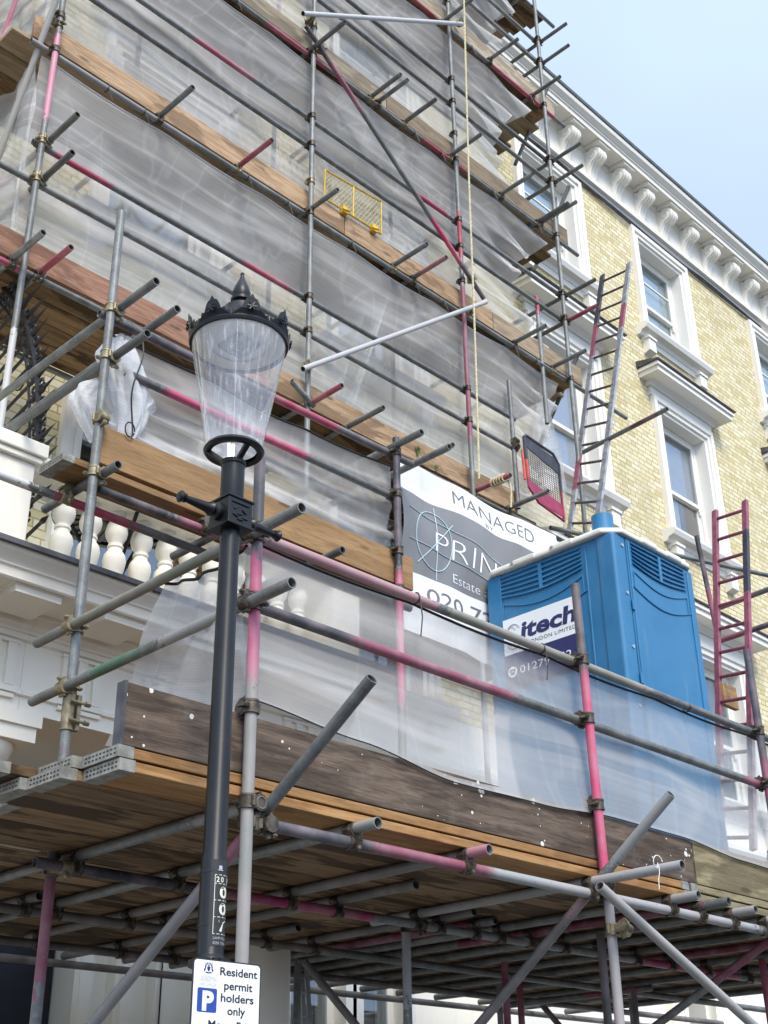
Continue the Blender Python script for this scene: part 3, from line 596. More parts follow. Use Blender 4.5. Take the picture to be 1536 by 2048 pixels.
def window(house, x0, x1, z0, z1, hood=0, blind_or_dark=None, curtain=None, bars=False, sill=True):
    mb = MB(); i0, i1, it = x0+.2, x1-.2, z1-.22
    frame(mb, x0, x1, z0, z1, .07, FY-.075, FY+.002); frame(mb, x0+.07, x1-.07, z0, z1-.07, .05, FY-.045, FY+.002)
    frame(mb, x0+.12, x1-.12, z0, z1-.12, .035, FY-.06, FY+.002); frame(mb, x0+.155, x1-.155, z0, z1-.155, .05, FY-.025, FY+.25)
    w = mb.build('window', PAINT, house, smooth=0)
    z0s = z0+.02; zm = z0+(it-z0)*.46
    sb = MB(); a, b, t = i0+.005, i1-.005, it+.01
    frame(sb, a, b, z0s, t, .05, FY+.155, FY+.24)                                   # box frame
    frame(sb, a+.05, b-.05, zm-.02, t-.05, .055, FY+.165, FY+.20, True)              # upper sash
    frame(sb, a+.05, b-.05, z0s, zm+.025, .055, FY+.205, FY+.235, True)              # lower sash
    for xx in (a+.055, b-.095): sb.prism([(0, 0), (.04, 0), (.04, -.09), (.012, -.09), (0, -.04)], (xx, FY+.165, zm-.02), (1, 0, 0), (0, 0, 1), (0, .034, 0))
    if bars: sb.box(a+.1, b-.1, FY+.17, FY+.195, (zm+t)/2-.012, (zm+t)/2+.012)
    sb.build('sash', PAINT, w, smooth=0)
    MB().box(a+.1, b-.1, FY+.180, FY+.184, zm+.03, t-.1).box(a+.1, b-.1, FY+.218, FY+.222, z0s+.05, zm-.02).build('pane', PANE, w, smooth=0)
    MB().box(i0-.1, i1+.1, FY+.5, FY+.52, z0-.1, it+.1).build('room_shade', ROOM if not blind_or_dark else blind_or_dark, w, smooth=0) if not blind_or_dark else MB().box(i0+.04, i1-.04, FY+.245, FY+.252, z0-.05, it+.08).build('blind_or_dark', blind_or_dark, w, smooth=0)  # dark and grey sheets stand in for unlit rooms, pale ones are blinds
    if curtain: MB().box(i0+.62, i1-.06, FY+.2385, FY+.243, z0-.05, zm-.03).build('curtain', curtain, w, smooth=0)
    if sill:
        s = MB(); prof_x(s, [(FY+.15, z0), (FY+.15, z0-.06), (FY, z0-.16), (FY-.06, z0-.16), (FY-.09, z0-.11), (FY-.17, z0-.09), (FY-.20, z0-.03), (FY-.20, z0+.0), (FY+.0, z0+.03), (FY+.15, z0+.03)], x0-.13, x1+.13)
        prof_x(s, [(FY, z0-.161), (FY, z0-.23), (FY-.03, z0-.23), (FY-.05, z0-.161)], x0-.03, x1+.03)
        for xx in (x0-.02, x1-.20):
            s.box(xx, xx+.22, FY-.13, FY+.0, z0-.20, z0-.162); prof_x(s, [(FY, z0-.201), (FY-.11, z0-.201), (FY-.11, z0-.40), (FY, z0-.44)], xx+.02, xx+.20)
        s.build('sill', PAINT, w, smooth=0)
    if hood:
        h = MB(); zz = z1
        h.box(x0-.02, x1+.02, FY-.05, FY, zz+.004, zz+.13)
        prof_x(h, [(FY, zz+.134), (FY-.07, zz+.134), (FY-.09, zz+.17), (FY-.14, zz+.20), (FY, zz+.20)], x0-.08, x1+.08)
        h.box(x0-.22, x1+.22, FY-.32, FY, zz+.203, zz+.275); h.box(x0-.25, x1+.25, FY-.35, FY, zz+.278, zz+.31); h.box(x0-.235, x1+.235, FY-.335, FY, zz+.313, zz+.345)
        h.build('hood', PAINT, w, smooth=0)
        l = MB(); prof_x(l, [(FY, zz+.349), (FY-.37, zz+.349), (FY-.375, zz+.36), (FY, zz+.46)], x0-.27, x1+.27); l.build('lead_cap', LEAD, w, smooth=0)
    return w
def scroll_bracket():
    mb = MB(); pts = []
    for t in np.linspace(0, 1, 10): pts.append((FY-.065-.085*t*t, 14.75+.23*t))        # tail rising off the wall
    c, rr = (FY-.185, 15.11), .110
    for t in np.linspace(-.5, math.pi*1.05, 16): pts.append((c[0]-rr*math.sin(t+.6), c[1]-rr*math.cos(t+.6)))
    pts += [(FY-.05, 15.225), (FY-.03, 15.225), (FY-.03, 14.76)]
    mb.prism(pts, (0, 0, 0), (0, 1, 0), (0, 0, 1), (.21, 0, 0))
    for xs, sg in ((-.004, -1), (.214, 1)):                                                             # volute spiral on each cheek
        q = [(xs, c[0]+(.098-.012*a)*math.sin(a), c[1]+(.098-.012*a)*math.cos(a)) for a in np.linspace(0, 7.4, 34)]
        mb.sweep(q, .010, 5)
    for xx in (.045, .105, .165):                                                                          # reeded front
        q = [(xx, y-.003, z) for y, z in pts[:22]]; mb.sweep(q, .013, 5)
    mb.box(-.02, .26, FY-.335, FY-.03, 15.226, 15.262); mb.box(-.04, .28, FY-.338, FY-.03, 15.2625, 15.285)
    return mb
def house(k, label, openings):
    x0 = 3.40+6.37*k; x1 = x0+6.37
    h = thing('terrace_house', (x0, FY, 0), label, 'house', 'terraced houses')
    wx = [(x0+1.01, x0+2.58), (x0+3.87, x0+5.44)]; holes = []
    rows = [(5.55, 7.66), (9.13, 11.34), (12.50, 14.44)]
    for a, b in wx:
        for z0, z1 in rows: holes.append((a+.15, b-.15, z0-.0, z1-.15))
    mb = MB(); rect_wall(mb, x0, x1, 5.5, 14.58, holes); mb.build('brick_wall', BRICK, h, smooth=0)
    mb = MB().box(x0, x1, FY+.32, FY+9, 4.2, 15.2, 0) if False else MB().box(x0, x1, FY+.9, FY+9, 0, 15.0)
    mb.build('dark_interior', ROOM, h, smooth=0)  # dark block stands in for the shade of the rooms behind the windows
    for j, (a, b) in enumerate(wx):
        for r, (z0, z1) in enumerate(rows):
            window(h, a, b, z0, z1, hood=(r < 2), blind_or_dark=[ROOM if k < 1 else SLT, LILAC, PALEB][r] if k > 0 else ([ROOM, SLT, PALEB][r]), curtain=BROWN if (r == 1 and j == 1 and k == 1) or (r == 1 and k == 0 and j == 1) else None, bars=(r == 2))
    # cornice
    c = MB()
    prof_x(c, [(FY, 14.56), (FY-.03, 14.56), (FY-.05, 14.60), (FY-.10, 14.62), (FY-.10, 14.66), (FY-.075, 14.70), (FY-.075, 14.74), (FY, 14.74)], x0, x1)
    c.box(x0, x1, FY-.03, FY+.3, 14.742, 15.285)
    prof_x(c, [(FY+.3, 15.29), (FY-.34, 15.29), (FY-.34, 15.27), (FY-.36, 15.265), (FY-.36, 15.345), (FY-.38, 15.35), (FY-.38, 15.375), (FY-.39, 15.38), (FY-.41, 15.40), (FY-.455, 15.43), (FY-.47, 15.475), (FY-.47, 15.50), (FY+.3, 15.50)], x0, x1)
    prof_x(c, [(FY-.03, 15.21), (FY-.05, 15.225), (FY-.075, 15.285), (FY-.03, 15.285)], x0, x1)
    co_ = c.build('cornice', STUCCO, h, smooth=30)
    br = scroll_bracket().build('bracket', STUCCO, co_, smooth=40, origin=(0, FY, 15))
    n = 10; first = 11.94+math.floor((x0+.1-11.94)/.648)*.648
    xs = [first+.648*i for i in range(13) if x0+.05 < first+.648*i < x1-.25]
    br.location = V((xs[0], FY, 15))-wloc(co_)
    for xx in xs[1:]: copy_to(br, co_, (xx, FY, 15))
    g = MB(); prof_x(g, [(FY-.42, 15.502), (FY-.49, 15.502), (FY-.50, 15.545), (FY-.42, 15.545)], x0, x1); prof_x(g, [(FY-.43, 15.547), (FY-.49, 15.547), (FY+3.5, 17.8), (FY+3.5, 17.75)], x0, x1)
    g.build('roof', SLATE, h, smooth=0)
    # rendered ground floor
    gm = MB(); rect_wall(gm, x0, x1, 0, 5.498, openings, FY-.02, FY+.3); prof_x(gm, [(FY-.021, 4.90), (FY-.06, 4.92), (FY-.10, 4.97), (FY-.10, 5.03), (FY-.021, 5.07)], x0, x1); gm.build('ground_floor_wall', STUCCO if k else SOFFIT, h, smooth=0)
    return h
h1 = house(0, 'yellow brick terraced house behind the netted scaffold with a white columned portico', [(4.35, 4.95, .2, 3.6), (6.95, 7.55, .9, 3.3), (7.75, 8.25, .9, 3.3)])
h2 = house(1, 'yellow brick terraced house just right of the scaffold with white sash windows in view', [(12.5, 13.1, .9, 3.6)])
h3 = house(2, 'yellow brick terraced house cut by the right edge of the photo', [(18, 19, .9, 3.3)])
h0 = house(-1, 'yellow brick terraced house cut by the left edge behind the leaning pole', [(-1, 0, .9, 3.3)])
# ground floor joinery of the scaffolded house, seen under the platform
d = MB().box(4.36, 4.94, FY+.12, FY+.18, .2, 3.59); d.box(4.44, 4.86, FY+.105, FY+.12, 2.4, 3.4); d.box(4.44, 4.86, FY+.105, FY+.12, 1.2, 2.2); d.build('door', DOOR, h1, smooth=0, bevel=.01)
for a, b in ((4.95, 5.10), (5.28, 5.42), (5.62, 5.70)): MB().box(a, b, FY-.13, FY-.021, 0, 4.2).box(a-.03, b+.03, FY-.16, FY-.021, 3.5, 3.62).box(a+.04, b-.04, FY-.15, FY-.131, .4, 3.4).build('pilaster', SOFFIT, h1, smooth=0)
for a, b in ((6.95, 7.55), (7.75, 8.25)):
    wb = MB(); frame(wb, a-.12, b+.12, .8, 3.42, .12, FY-.07, FY-.021, True); frame(wb, a, b, .9, 3.3, .07, FY+.08, FY+.14, True); wb.box(a+.07, b-.07, FY+.09, FY+.13, 2.05, 2.12); w = wb.build('window', PAINT, h1, smooth=0)
    MB().box(a+.07, b-.07, FY+.10, FY+.104, .97, 3.23).build('pane', PANE, w, smooth=0); MB().box(a-.02, b+.02, FY+.32, FY+.34, .8, 3.4).build('room_shade', GREYW, w, smooth=0)
MB().box(6.05, 6.45, FY-.30, FY-.021, 0, 4.2).build('pilaster', SOFFIT, h1, smooth=0)
MB().box(12.3, 12.5, FY-.12, FY-.021, 0, 4.2).box(12.55, 12.62, FY-.1, FY-.021, 0, 4.2).box(13.15, 13.3, FY-.12, FY-.021, 0, 4.2).build('pilaster', SOFFIT, h2, smooth=0)
# portico
def portico(parent, x0, x1, cols, piers, right_end):
    m = MB(); y = 5.62
    e = [(6.4, 4.62), (y, 4.60), (y+.005, 4.565), (y+.01, 4.56), (y+.015, 4.545), (y+.05, 4.52), (y+.065, 4.495), (y+.065, 4.485), (y+.08, 4.48), (y+.08, 4.425), (y+.09, 4.415), (y+.10, 4.43),
         (y+.44, 4.43), (y+.44, 4.41), (y+.46, 4.405), (y+.475, 4.36), (y+.505, 4.34), (y+.505, 4.325), (y+.52, 4.32), (y+.52, 4.29), (y+.545, 4.28), (y+.545, 4.005), (y+.525, 4.0), (y+.515, 3.985), (y+.515, 3.965), (y+.54, 3.96), (y+.54, 3.875), (6.6, 3.875)]
    prof_x(m, e, x0, x1)
    m.box(x0, x1, 6.4, FY-.03, 4.30, 4.61); m.box(x0, x1, 6.6, FY-.03, 4.0, 4.05)
    if right_end: m.box(x1-.55, x1-.05, 6.6, FY-.03, 3.875, 4.29)
    yf = y+.545
    xx = 3.35-.57*math.floor((3.35-x0-.02)/.57)-.285+(.57 if 3.35-.57*math.floor((3.35-x0-.02)/.57)-.285 < x0 else 0)
    while xx < x1-.30:                                      # mutules with drops, triglyph panels under them
        m.box(xx, xx+.285, y+.12, y+.43, 4.372, 4.4295); m.box(xx-.012, xx+.297, y+.108, y+.43, 4.412, 4.4298)
        for a in (.0, .105, .21): m.box(xx+a+.01, xx+a+.068, yf-.022, yf, 4.008, 4.255)
        m.box(xx, xx+.29, yf-.026, yf, 4.256, 4.275)
        m.box(xx-.01, xx+.295, yf-.035, yf-.031, 3.966, 4.0); m.box(xx, xx+.285, yf-.028, yf-.0051, 3.935, 3.958)
        xx += .57
    p = m.build('portico', SOFFIT, parent, smooth=30)
    l = MB(); prof_x(l, [(6.3, 4.625), (y-.012, 4.604), (y-.02, 4.57), (y-.008, 4.565), (y-.004, 4.60), (6.3, 4.622)], x0, x1); l.build('lead_edge', LEAD, p, smooth=0)
    rl = MB(); prof_x(rl, [(5.98, 5.26), (6.22, 5.26), (6.22, 5.29), (6.25, 5.32), (6.25, 5.36), (5.95, 5.36), (5.95, 5.32), (5.98, 5.29)], x0, x1); prof_x(rl, [(5.98, 4.626), (6.22, 4.626), (6.22, 4.70), (5.98, 4.70)], x0, x1)
    rl.build('balustrade_rail', SOFFIT, p, smooth=0)
    for cx in cols:
        c = MB(); pr = [(.20, 0), (.20, .12), (.185, .14), (.175, .18), (.165, .22)]+[(.16-.022*t**1.6, .25+3.15*t) for t in np.linspace(0, 1, 9)]+[(.152, 3.405), (.160, 3.42), (.152, 3.435), (.138, 3.445), (.138, 3.57), (.15, 3.58), (.155, 3.59), (.15, 3.60), (.16, 3.615), (.195, 3.65), (.215, 3.70), (.215, 3.715)]
        c.lathe(pr, (cx, 6.40, 0), 36); c.box(cx-.24, cx+.24, 6.16, 6.64, 3.716, 3.80); c.box(cx-.26, cx+.26, 6.14, 6.66, 3.80, 3.873)
        c.build('column', SOFFIT, p, smooth=40)
    bal = MB().lathe([(.055, 4.70), (.055, 4.73), (.032, 4.745), (.040, 4.79), (.064, 4.87), (.073, 4.93), (.066, 4.97), (.046, 5.0), (.043, 5.015), (.05, 5.022), (.05, 5.035), (.043, 5.042), (.046, 5.06), (.066, 5.095), (.071, 5.13), (.062, 5.175), (.040, 5.22), (.032, 5.235), (.05, 5.245), (.05, 5.26)], (0, 0, 0), 20)
    bo = None; xx = 3.51 if x0 > 3 else piers[0][1]+.13
    while xx < x1-.2:
        if not any(a-.05 < xx < b+.05 for a, b in piers):
            if bo is None: bo = bal.build('baluster', SOFFIT, p, smooth=40, origin=(0, 0, 5)); bo.location = V((xx, 6.1, 5))-wloc(p)
            else: copy_to(bo, p, (xx, 6.1, 5))
        xx += .19
    for a, b in piers:
        MB().box(a, b, 5.93, 6.27, 4.627, 5.27).box(a-.03, b+.03, 5.90, 6.30, 5.27, 5.31).box(a-.05, b+.05, 5.88, 6.32, 5.31, 5.40).build('pier', SOFFIT, p, smooth=0, bevel=.008)
    return p
portico(h1, 3.40, 5.95, [3.29, 5.48], [(5.6, 5.85)], True)
portico(h0, .9, 3.398, [1.3], [(2.86, 3.19), (1., 1.3)], False)
# ================================================================== WROUGHT IRON FAN on the party line
IX = 3.345
fan = thing('security_fan', (IX, 6.9, 4.7), 'black wrought iron spiked fan with scrolls on the portico beside the white pier', 'iron fan')
rim = [ax(*q, IX) for q in ((-60, 545), (-25, 552), (5, 575), (32, 605), (54, 645), (68, 700), (75, 760), (78, 820), (77, 870), (70, 920), (58, 980), (46, 1045))]
def smooth_path(pts, n):
    out = []
    for i in range(len(pts)-1):
        p0, p1, p2, p3 = pts[max(i-1, 0)], pts[i], pts[i+1], pts[min(i+2, len(pts)-1)]
        for t in np.linspace(0, 1, n, endpoint=False): out.append(.5*((2*p1)+(p2-p0)*t+(2*p0-5*p1+4*p2-p3)*t*t+(-p0+3*p1-3*p2+p3)*t**3))
    return out+[pts[-1]]
rp = smooth_path(rim, 5)
MB().sweep(rp, .021, 6).build('rim', IRON, fan)

for i in range(1, len(rp)-1):
    if i % 5 in (0, 3): continue
    p = rp[i]; t = (rp[i+1]-rp[i-1]).normalized(); o = X_.cross(t).normalized()
    for sg in (1, -1):
        c = p+o*.046*sg; sc = MB()
        sc.sweep([c+(t*math.cos(a)+o*sg*-1*math.sin(a))*(.038-.0040*a) for a in np.linspace(-.8, 5.2, 14)], .009, 5)
        sc.build('scroll', IRON, fan)
extra = [((107, 720), (-60, 895)), ((98, 660), (-60, 835)), ((96, 612), (-60, 780)), ((84, 568), (-60, 722)), ((60, 532), (-60, 660)), ((34, 512), (-60, 606)), ((113, 775), (-60, 958)), ((114, 868), (-40, 1018)), ((110, 930), (-20, 1055))]
for i, (tip, base) in enumerate((*extra, ((114, 748), (-60, 930)), ((100, 690), (-60, 860)), ((97, 635), (-60, 810)), ((94, 592), (-60, 752)), ((72, 545), (-60, 690)), ((50, 520), (-60, 632)), ((18, 505), (-60, 580)), ((112, 800), (-60, 985)), ((116, 890), (-30, 1030)), ((104, 968), (-10, 1075)), ((98, 1030), (40, 1085)), ((112, 845), (-40, 1000)))):
    a, b = ax(*tip, IX), ax(*base, IX); mb = MB(); mb.tube(b, a+(b-a)*.28, .0125, 6); mb.tube(a+(b-a)*.28, a+(b-a)*.20, .0125, 6, r1=.02); mb.tube(a+(b-a)*.20, a, .02, 6, r1=.001); mb.build('spike', IRON, fan)
rp2 = [p+(V((IX, 7.6, 5.2))-p).normalized()*.11 for p in rp]
MB().sweep(rp2, .011, 6).build('rim', IRON, fan)
for i, s in enumerate(((0, 860), (-20, 640), (0, 700), (10, 780))):
    a = ax(s[0]-25, s[1]+60, IX); b = ax(s[0]+60, s[1]-70, IX); MB().sweep([a+(b-a)*t+Z_*.12*math.sin(t*6.3) for t in np.linspace(0, 1, 14)], .006, 5).build('scroll_bar', IRON, fan)
gc = az(233, 1040, 5.32)
tbl = thing('garden_table', (gc.x, gc.y, 4.62), 'black round iron table on the portico balcony behind the balusters', 'table')
mb = MB().lathe([(.36, 5.30), (.40, 5.30), (.41, 5.315), (.40, 5.33), (.36, 5.33)], (gc.x, gc.y, 0), 32, caps=False)
for i in range(12): a = i*math.pi/12; mb.bar((gc.x-.38*math.cos(a), gc.y-.38*math.sin(a), 5.315), (gc.x+.38*math.cos(a), gc.y+.38*math.sin(a), 5.315), .03, .012)
mb.lathe([(.0, 5.318), (.33, 5.318), (.33, 5.326), (0, 5.326)], (gc.x, gc.y, 0), 32, caps=False)
mb.build('table_top', IRON, tbl, smooth=30)
for a in (.4, 2.5, 4.6): MB().sweep([(gc.x+.30*math.cos(a), gc.y+.30*math.sin(a), 5.30), (gc.x+.12*math.cos(a), gc.y+.12*math.sin(a), 5.0), (gc.x+.16*math.cos(a), gc.y+.16*math.sin(a), 4.8), (gc.x+.30*math.cos(a), gc.y+.30*math.sin(a), 4.625)], .014, 6).build('leg', IRON, tbl)
pv = MB()
pv.sheet(lambda u, v: V((3.42+.9*u, 6.45-.28*v+.05*math.sin(6*u), 5.36+.14*u*v-.10*v+.03*math.sin(9*u+2*v))), 16, 8)
tag(pv.build('plastic_sheet', SHEET, solid=.003), 'loose grey plastic sheet hanging over the balustrade beside the iron fan', 'sheet')
# ================================================================== STREET LAMP
LXp, LYp = 2.665, 3.40
lamp = thing('street_lamp', (LXp, LYp, 0), 'black victorian style street lamp with crowned clear lantern on a slim column', 'street lamp')
MB().lathe([(.11, 0), (.11, .3), (.09, .35), (.075, .5), (.068, .6), (.068, 1.9), (.052, 1.98), (.05, 2.16), (.056, 2.17), (.06, 2.185), (.056, 2.2), (.047, 2.21), (.0445, 2.215), (.0445, 2.52), (.040, 2.53), (.0365, 3.80), (.0345, 3.98)], (LXp, LYp, 0), 28).build('column', BLACK, lamp)
cb = MB()
for k in range(16): a = k*math.pi/8; cb.box(LXp+.058*math.cos(a)-.008, LXp+.058*math.cos(a)+.008, LYp+.058*math.sin(a)-.008, LYp+.058*math.sin(a)+.008, 2.175, 2.197)
cb.build('collar', BLACK, lamp, smooth=0)
MB().lathe([(.037, 2.30), (.0455, 2.30), (.0455, 2.306), (.037, 2.306)], (LXp, LYp, .0), 20).lathe([(.037, 2.47), (.0458, 2.47), (.0458, 2.478), (.037, 2.478)], (LXp, LYp, 0), 20).build('strap', IRON, lamp)
lz = ay(477, 1040, LYp).z
b = MB().box(LXp-.058, LXp+.058, LYp-.058, LYp+.058, lz-.06, lz+.06); b.box(LXp-.064, LXp+.064, LYp-.064, LYp+.064, lz+.052, lz+.062); b.box(LXp-.064, LXp+.064, LYp-.064, LYp+.064, lz-.062, lz-.052)
b.box(LXp-.042, LXp+.042, LYp-.063, LYp-.0581, lz+.03, lz+.036)
for q in ((-.02, .012, .7), (.018, .004, -.6), (-.004, -.012, .2), (.022, -.024, 0), (-.024, -.022, -.3), (.0, -.034, 0)):
    c = V((LXp+q[0], LYp-.0605, lz+q[1])); dd = V((math.cos(q[2]), 0, math.sin(q[2]))); b.bar(c-dd*.013, c+dd*.013, .005, .008)
b.build('arm_block', BLACK, lamp, smooth=0, bevel=.003)
for sg in (-1, 1):
    Lr = .30; pr = [(.035, .058), (.035, .075), (.022, .085), (.030, .098), (.024, .108), (.020, .12), (.013, .33), (.018, .335), (.018, .345), (.012, .352), (.022, .372), (.024, .385), (.016, .403), (.002, .408)]
    a = MB(); q = MB().lathe(pr, (0, 0, 0), 18); a.add([V((LXp+sg*(p.z if p.z < .125 else .125+(p.z-.125)*.44), LYp+p.y, lz+p.x)) for p in q.v], q.f); a.build('ladder_arm', BLACK, lamp)
z0, z1 = ay(475, 907, LYp).z, ay(481, 690, LYp).z
rb, rtp = .108, .196
MB().lathe([(.044, 3.83), (.046, 3.835), (.046, 4.025), (.050, 4.03), (.050, 4.045), (.030, 4.05)], (LXp, LYp, 0), 24).build('neck', BLACK, lamp)
cr = MB().lathe([(rb-.018, z0-.008), (rb+.004, z0-.012), (rb+.012, z0), (rb+.004, z0+.014), (rb-.018, z0+.01)], (LXp, LYp, 0), 40, caps=False)
for a in (2.5, 4.6, .4): cr.bar((LXp+.03*math.cos(a), LYp+.03*math.sin(a), 4.04), (LXp+rb*math.cos(a), LYp+rb*math.sin(a), z0), .02, .016)
cr.build('cradle', BLACK, lamp)
gl = MB(); gl.lathe([(rb, z0+.012), (rtp, z1)], (LXp, LYp, 0), 72, caps=False)
gl.build('lantern_glass', CLEAR, lamp, smooth=60)
rib = MB()
for a in (.9, 2.9, 4.0): rib.bar((LXp+(rb-.002)*math.cos(a), LYp+(rb-.002)*math.sin(a), z0+.01), (LXp+(rtp-.002)*math.cos(a), LYp+(rtp-.002)*math.sin(a), z1), .003, .003)
rib.build('glass_seam', CLEAR, lamp, smooth=0)
cp = MB().lathe([(rtp-.002, z1-.012), (rtp+.006, z1-.012), (rtp+.010, z1), (rtp+.004, z1+.012), (rtp-.02, z1+.02), (rtp-.045, z1+.06), (.115, z1+.105), (.085, z1+.125), (.078, z1+.14), (.072, z1+.17), (.055, z1+.185), (.035, z1+.195), (.033, z1+.205), (.044, z1+.212), (.044, z1+.225), (.036, z1+.235), (.040, z1+.255), (.030, z1+.29), (.016, z1+.32), (.008, z1+.345), (.007, z1+.355), (.009, z1+.36), (.002, z1+.368)], (LXp, LYp, 0), 48, caps=False)
cp.build('canopy', BLACK, lamp)
crown = MB()
pw = [(-.078, 0), (.078, 0), (.074, .025), (.058, .020), (.052, .042), (.038, .034), (.030, .06), (.020, .078), (.010, .082), (0, .102), (-.010, .082), (-.020, .078), (-.030, .06), (-.038, .034), (-.052, .042), (-.058, .020), (-.074, .025)]
for k in range(8):
    a = k*math.pi/4+.33; c = V((LXp+(rtp+.004)*math.cos(a), LYp+(rtp+.004)*math.sin(a), z1+.002)); tdir = V((-math.sin(a), math.cos(a), 0)); od = V((math.cos(a), math.sin(a), 0)); ud = (Z_+od*.12).normalized()
    rr = rtp+.004
    vs = []
    for oo in (0, .004):
        for x, y in pw: 
            th = x/rr; vs.append(V((LXp, LYp, z1+.002))+V((math.cos(a+th), math.sin(a+th), 0))*(rr+oo+y*.12)+Z_*y)
    n = len(pw); crown.add(vs, [(i, (i+1) % n, n+(i+1) % n, n+i) for i in range(n)]+[tuple(range(n-1, -1, -1)), tuple(range(n, 2*n))])
    for ang in (0, 1.05, 2.1): crown.bar(c+od*.012+ud*.04-(tdir*math.cos(ang)+ud*math.sin(ang))*.02, c+od*.012+ud*.04+(tdir*math.cos(ang)+ud*math.sin(ang))*.02, .006, .006)
crown.build('crown_cresting', BLACK, lamp, smooth=0)
MB().lathe([(.12, z1-.006), (.185, z1-.004)], (LXp, LYp, 0), 40, caps=False).build('reflector', CREAM, lamp)
led = MB(); ca, sa = math.cos(.78+R(45)), math.sin(.78+R(45))
def rot(x, y, z): return V((LXp+x*ca-y*sa, LYp+x*sa+y*ca, z))
led.lathe([(.0, z1-.0005), (.19, z1+.002)], (LXp, LYp, 0), 40, caps=False); led.build('tray', WHITE, lamp)
l2 = MB(); q = [rot(*p) for p in ((-.062, -.062, z1-.016), (.062, -.062, z1-.016), (.062, .062, z1-.016), (-.062, .062, z1-.016))]; l2.add(q+[p+Z_*.014 for p in q], [(0, 1, 2, 3), (7, 6, 5, 4), (0, 4, 5, 1), (1, 5, 6, 2), (2, 6, 7, 3), (3, 7, 4, 0)])
for i in range(3):
    for j in range(3): l2.lathe([(.006, z1-.020), (.007, z1-.0162)], rot((i-1)*.03+.012, (j-1)*.03, 0), 8, 1)
l2.build('led_panel', [SLT, BOLT], lamp, smooth=0)
# sticker with the column number
st = MB(); ss = 0.0005
def cyl(a0, r):
    return lambda x, y, r=r: V((LXp+r*math.cos(a0+x/r), LYp+r*math.sin(a0+x/r), y))
a0 = -math.pi/2+.12
f = cyl(a0, .0452); st.sheet(lambda u, v: f(-.045+.09*u, 2.235+.275*v), 10, 1, 0)
f = cyl(a0, .0458)
def pl(x0, x1, z0, z1, m): st.sheet(lambda u, v: f(x0+(x1-x0)*u, z0+(z1-z0)*v), 4, 1, m)
for zz in (2.46, 2.432, 2.379, 2.326, 2.273): pl(-.030, .042, zz-.001, zz+.001, 1)
pl(-.031, -.029, 2.272, 2.461, 1)
for i, ch in enumerate('2016'): text_mesh(st, ch, lambda x, y, i=i: f(-.026+.0165*i+x, 2.437+y), .024, 1, width=.011, bold=.02)
for zz, ch in ((2.388, '0'), (2.335, '0'), (2.282, '7')): text_mesh(st, ch, lambda x, y, zz=zz: f(-.012+x, zz+y), .05, 1, width=.034, bold=.03)
text_mesh(st, 'LAMP FAULT', lambda x, y: f(-.029+x, 2.256+y), .012, 2, width=.06); text_mesh(st, '020 7361', lambda x, y: f(-.029+x, 2.241+y), .012, 2, width=.055)
pl(-.018, -.006, 2.478, 2.49, 2); pl(-.022, -.002, 2.474, 2.477, 2)
st.build('number_sticker', [INK, simple('cream_print', (.72, .70, .55), .4), LINK], lamp, smooth=60)
# ================================================================== PARKING SIGN clamped to the column
SY = 3.325; sx0 = ay(387, 1915, SY).x; sx1 = ay(522, 1932, SY).x; szt = ay(455, 1922, SY).z
W_ = sx1-sx0; sz0 = szt-.46
sign = thing('parking_sign', ((sx0+sx1)/2, SY, sz0), 'white resident permit holders parking sign on the black lamp column', 'sign')
def rr_poly(w, h, r, n=6):
    q = []
    for cx, cy, a in ((w-r, h-r, 0), (r, h-r, 90), (r, r, 180), (w-r, r, 270)): q += [(cx+r*math.cos(R(a+90*t/n)), cy+r*math.sin(R(a+90*t/n))) for t in range(n+1)]
    return q
mb = MB().prism(rr_poly(W_, .46, .015), (sx0, SY, sz0), (1, 0, 0), (0, 0, 1), (0, .003, 0), 0); mb.prism(rr_poly(W_-.009, .451, .012), (sx0+.0045, SY-.0008, sz0+.0045), (1, 0, 0), (0, 0, 1), (0, .0006, 0), 1)
mb.build('plate', [INK, WHITE], sign, smooth=0)
MB().box(sx0+.09, sx0+.19, SY+.004, SY+.012, sz0+.2, sz0+.24).box(sx0+.10, sx0+.12, SY+.004, LYp+.01, sz0+.205, sz0+.235).build('clip', IRON, sign, smooth=0)
lt = MB(); k = W_/140.
def sg(x0, y0): return lambda x, y: V((sx0+x0*k+x, SY-.0014, szt-y0*k+y))
for body, x, y, h, w in (('Resident', 53, 22.5, .044, 78), ('permit', 63, 43.5, .044, 59), ('holders', 57, 62, .044, 68), ('only', 72, 81, .044, 37), ('Mon - Fri', 34, 103, .044, 78), ('8.30 am - 10 pm', 20, 123, .044, 102)): text_mesh(lt, body, sg(x, y), h*.78, 0, width=w*k, bold=.022)
lt.prism(rr_poly(39*k, 36*k, .006), (sx0+11*k, SY-.0012, szt-80*k), (1, 0, 0), (0, 0, 1), (0, .0004, 0), 1)
text_mesh(lt, 'P', lambda x, y: V((sx0+20*k+x, SY-.0018, szt-76*k+y)), .072*W_/.265, 2, width=23*k, bold=.05)
for body, y, h, w in (('THE ROYAL BOROUGH OF', 29, .009, 33), ('KENSINGTON', 34.5, .0150, 33), ('AND CHELSEA', 41, .0150, 33)): text_mesh(lt, body, sg(15, y), h, 3, width=w*k)
cxs, czs = sx0+31*k, szt-14.5*k                                                # small crest: shield, two supporters, crown, scroll
def dia(x, z, w, h, m=4): lt.prism([(-w*1.3, 0), (0, h*.8), (w*1.3, 0), (0, -h*.8)], (cxs+x*1.3*k, SY-.0016, czs+z*.85*k), (1, 0, 0), (0, 0, 1), (0, .0003, 0), m)
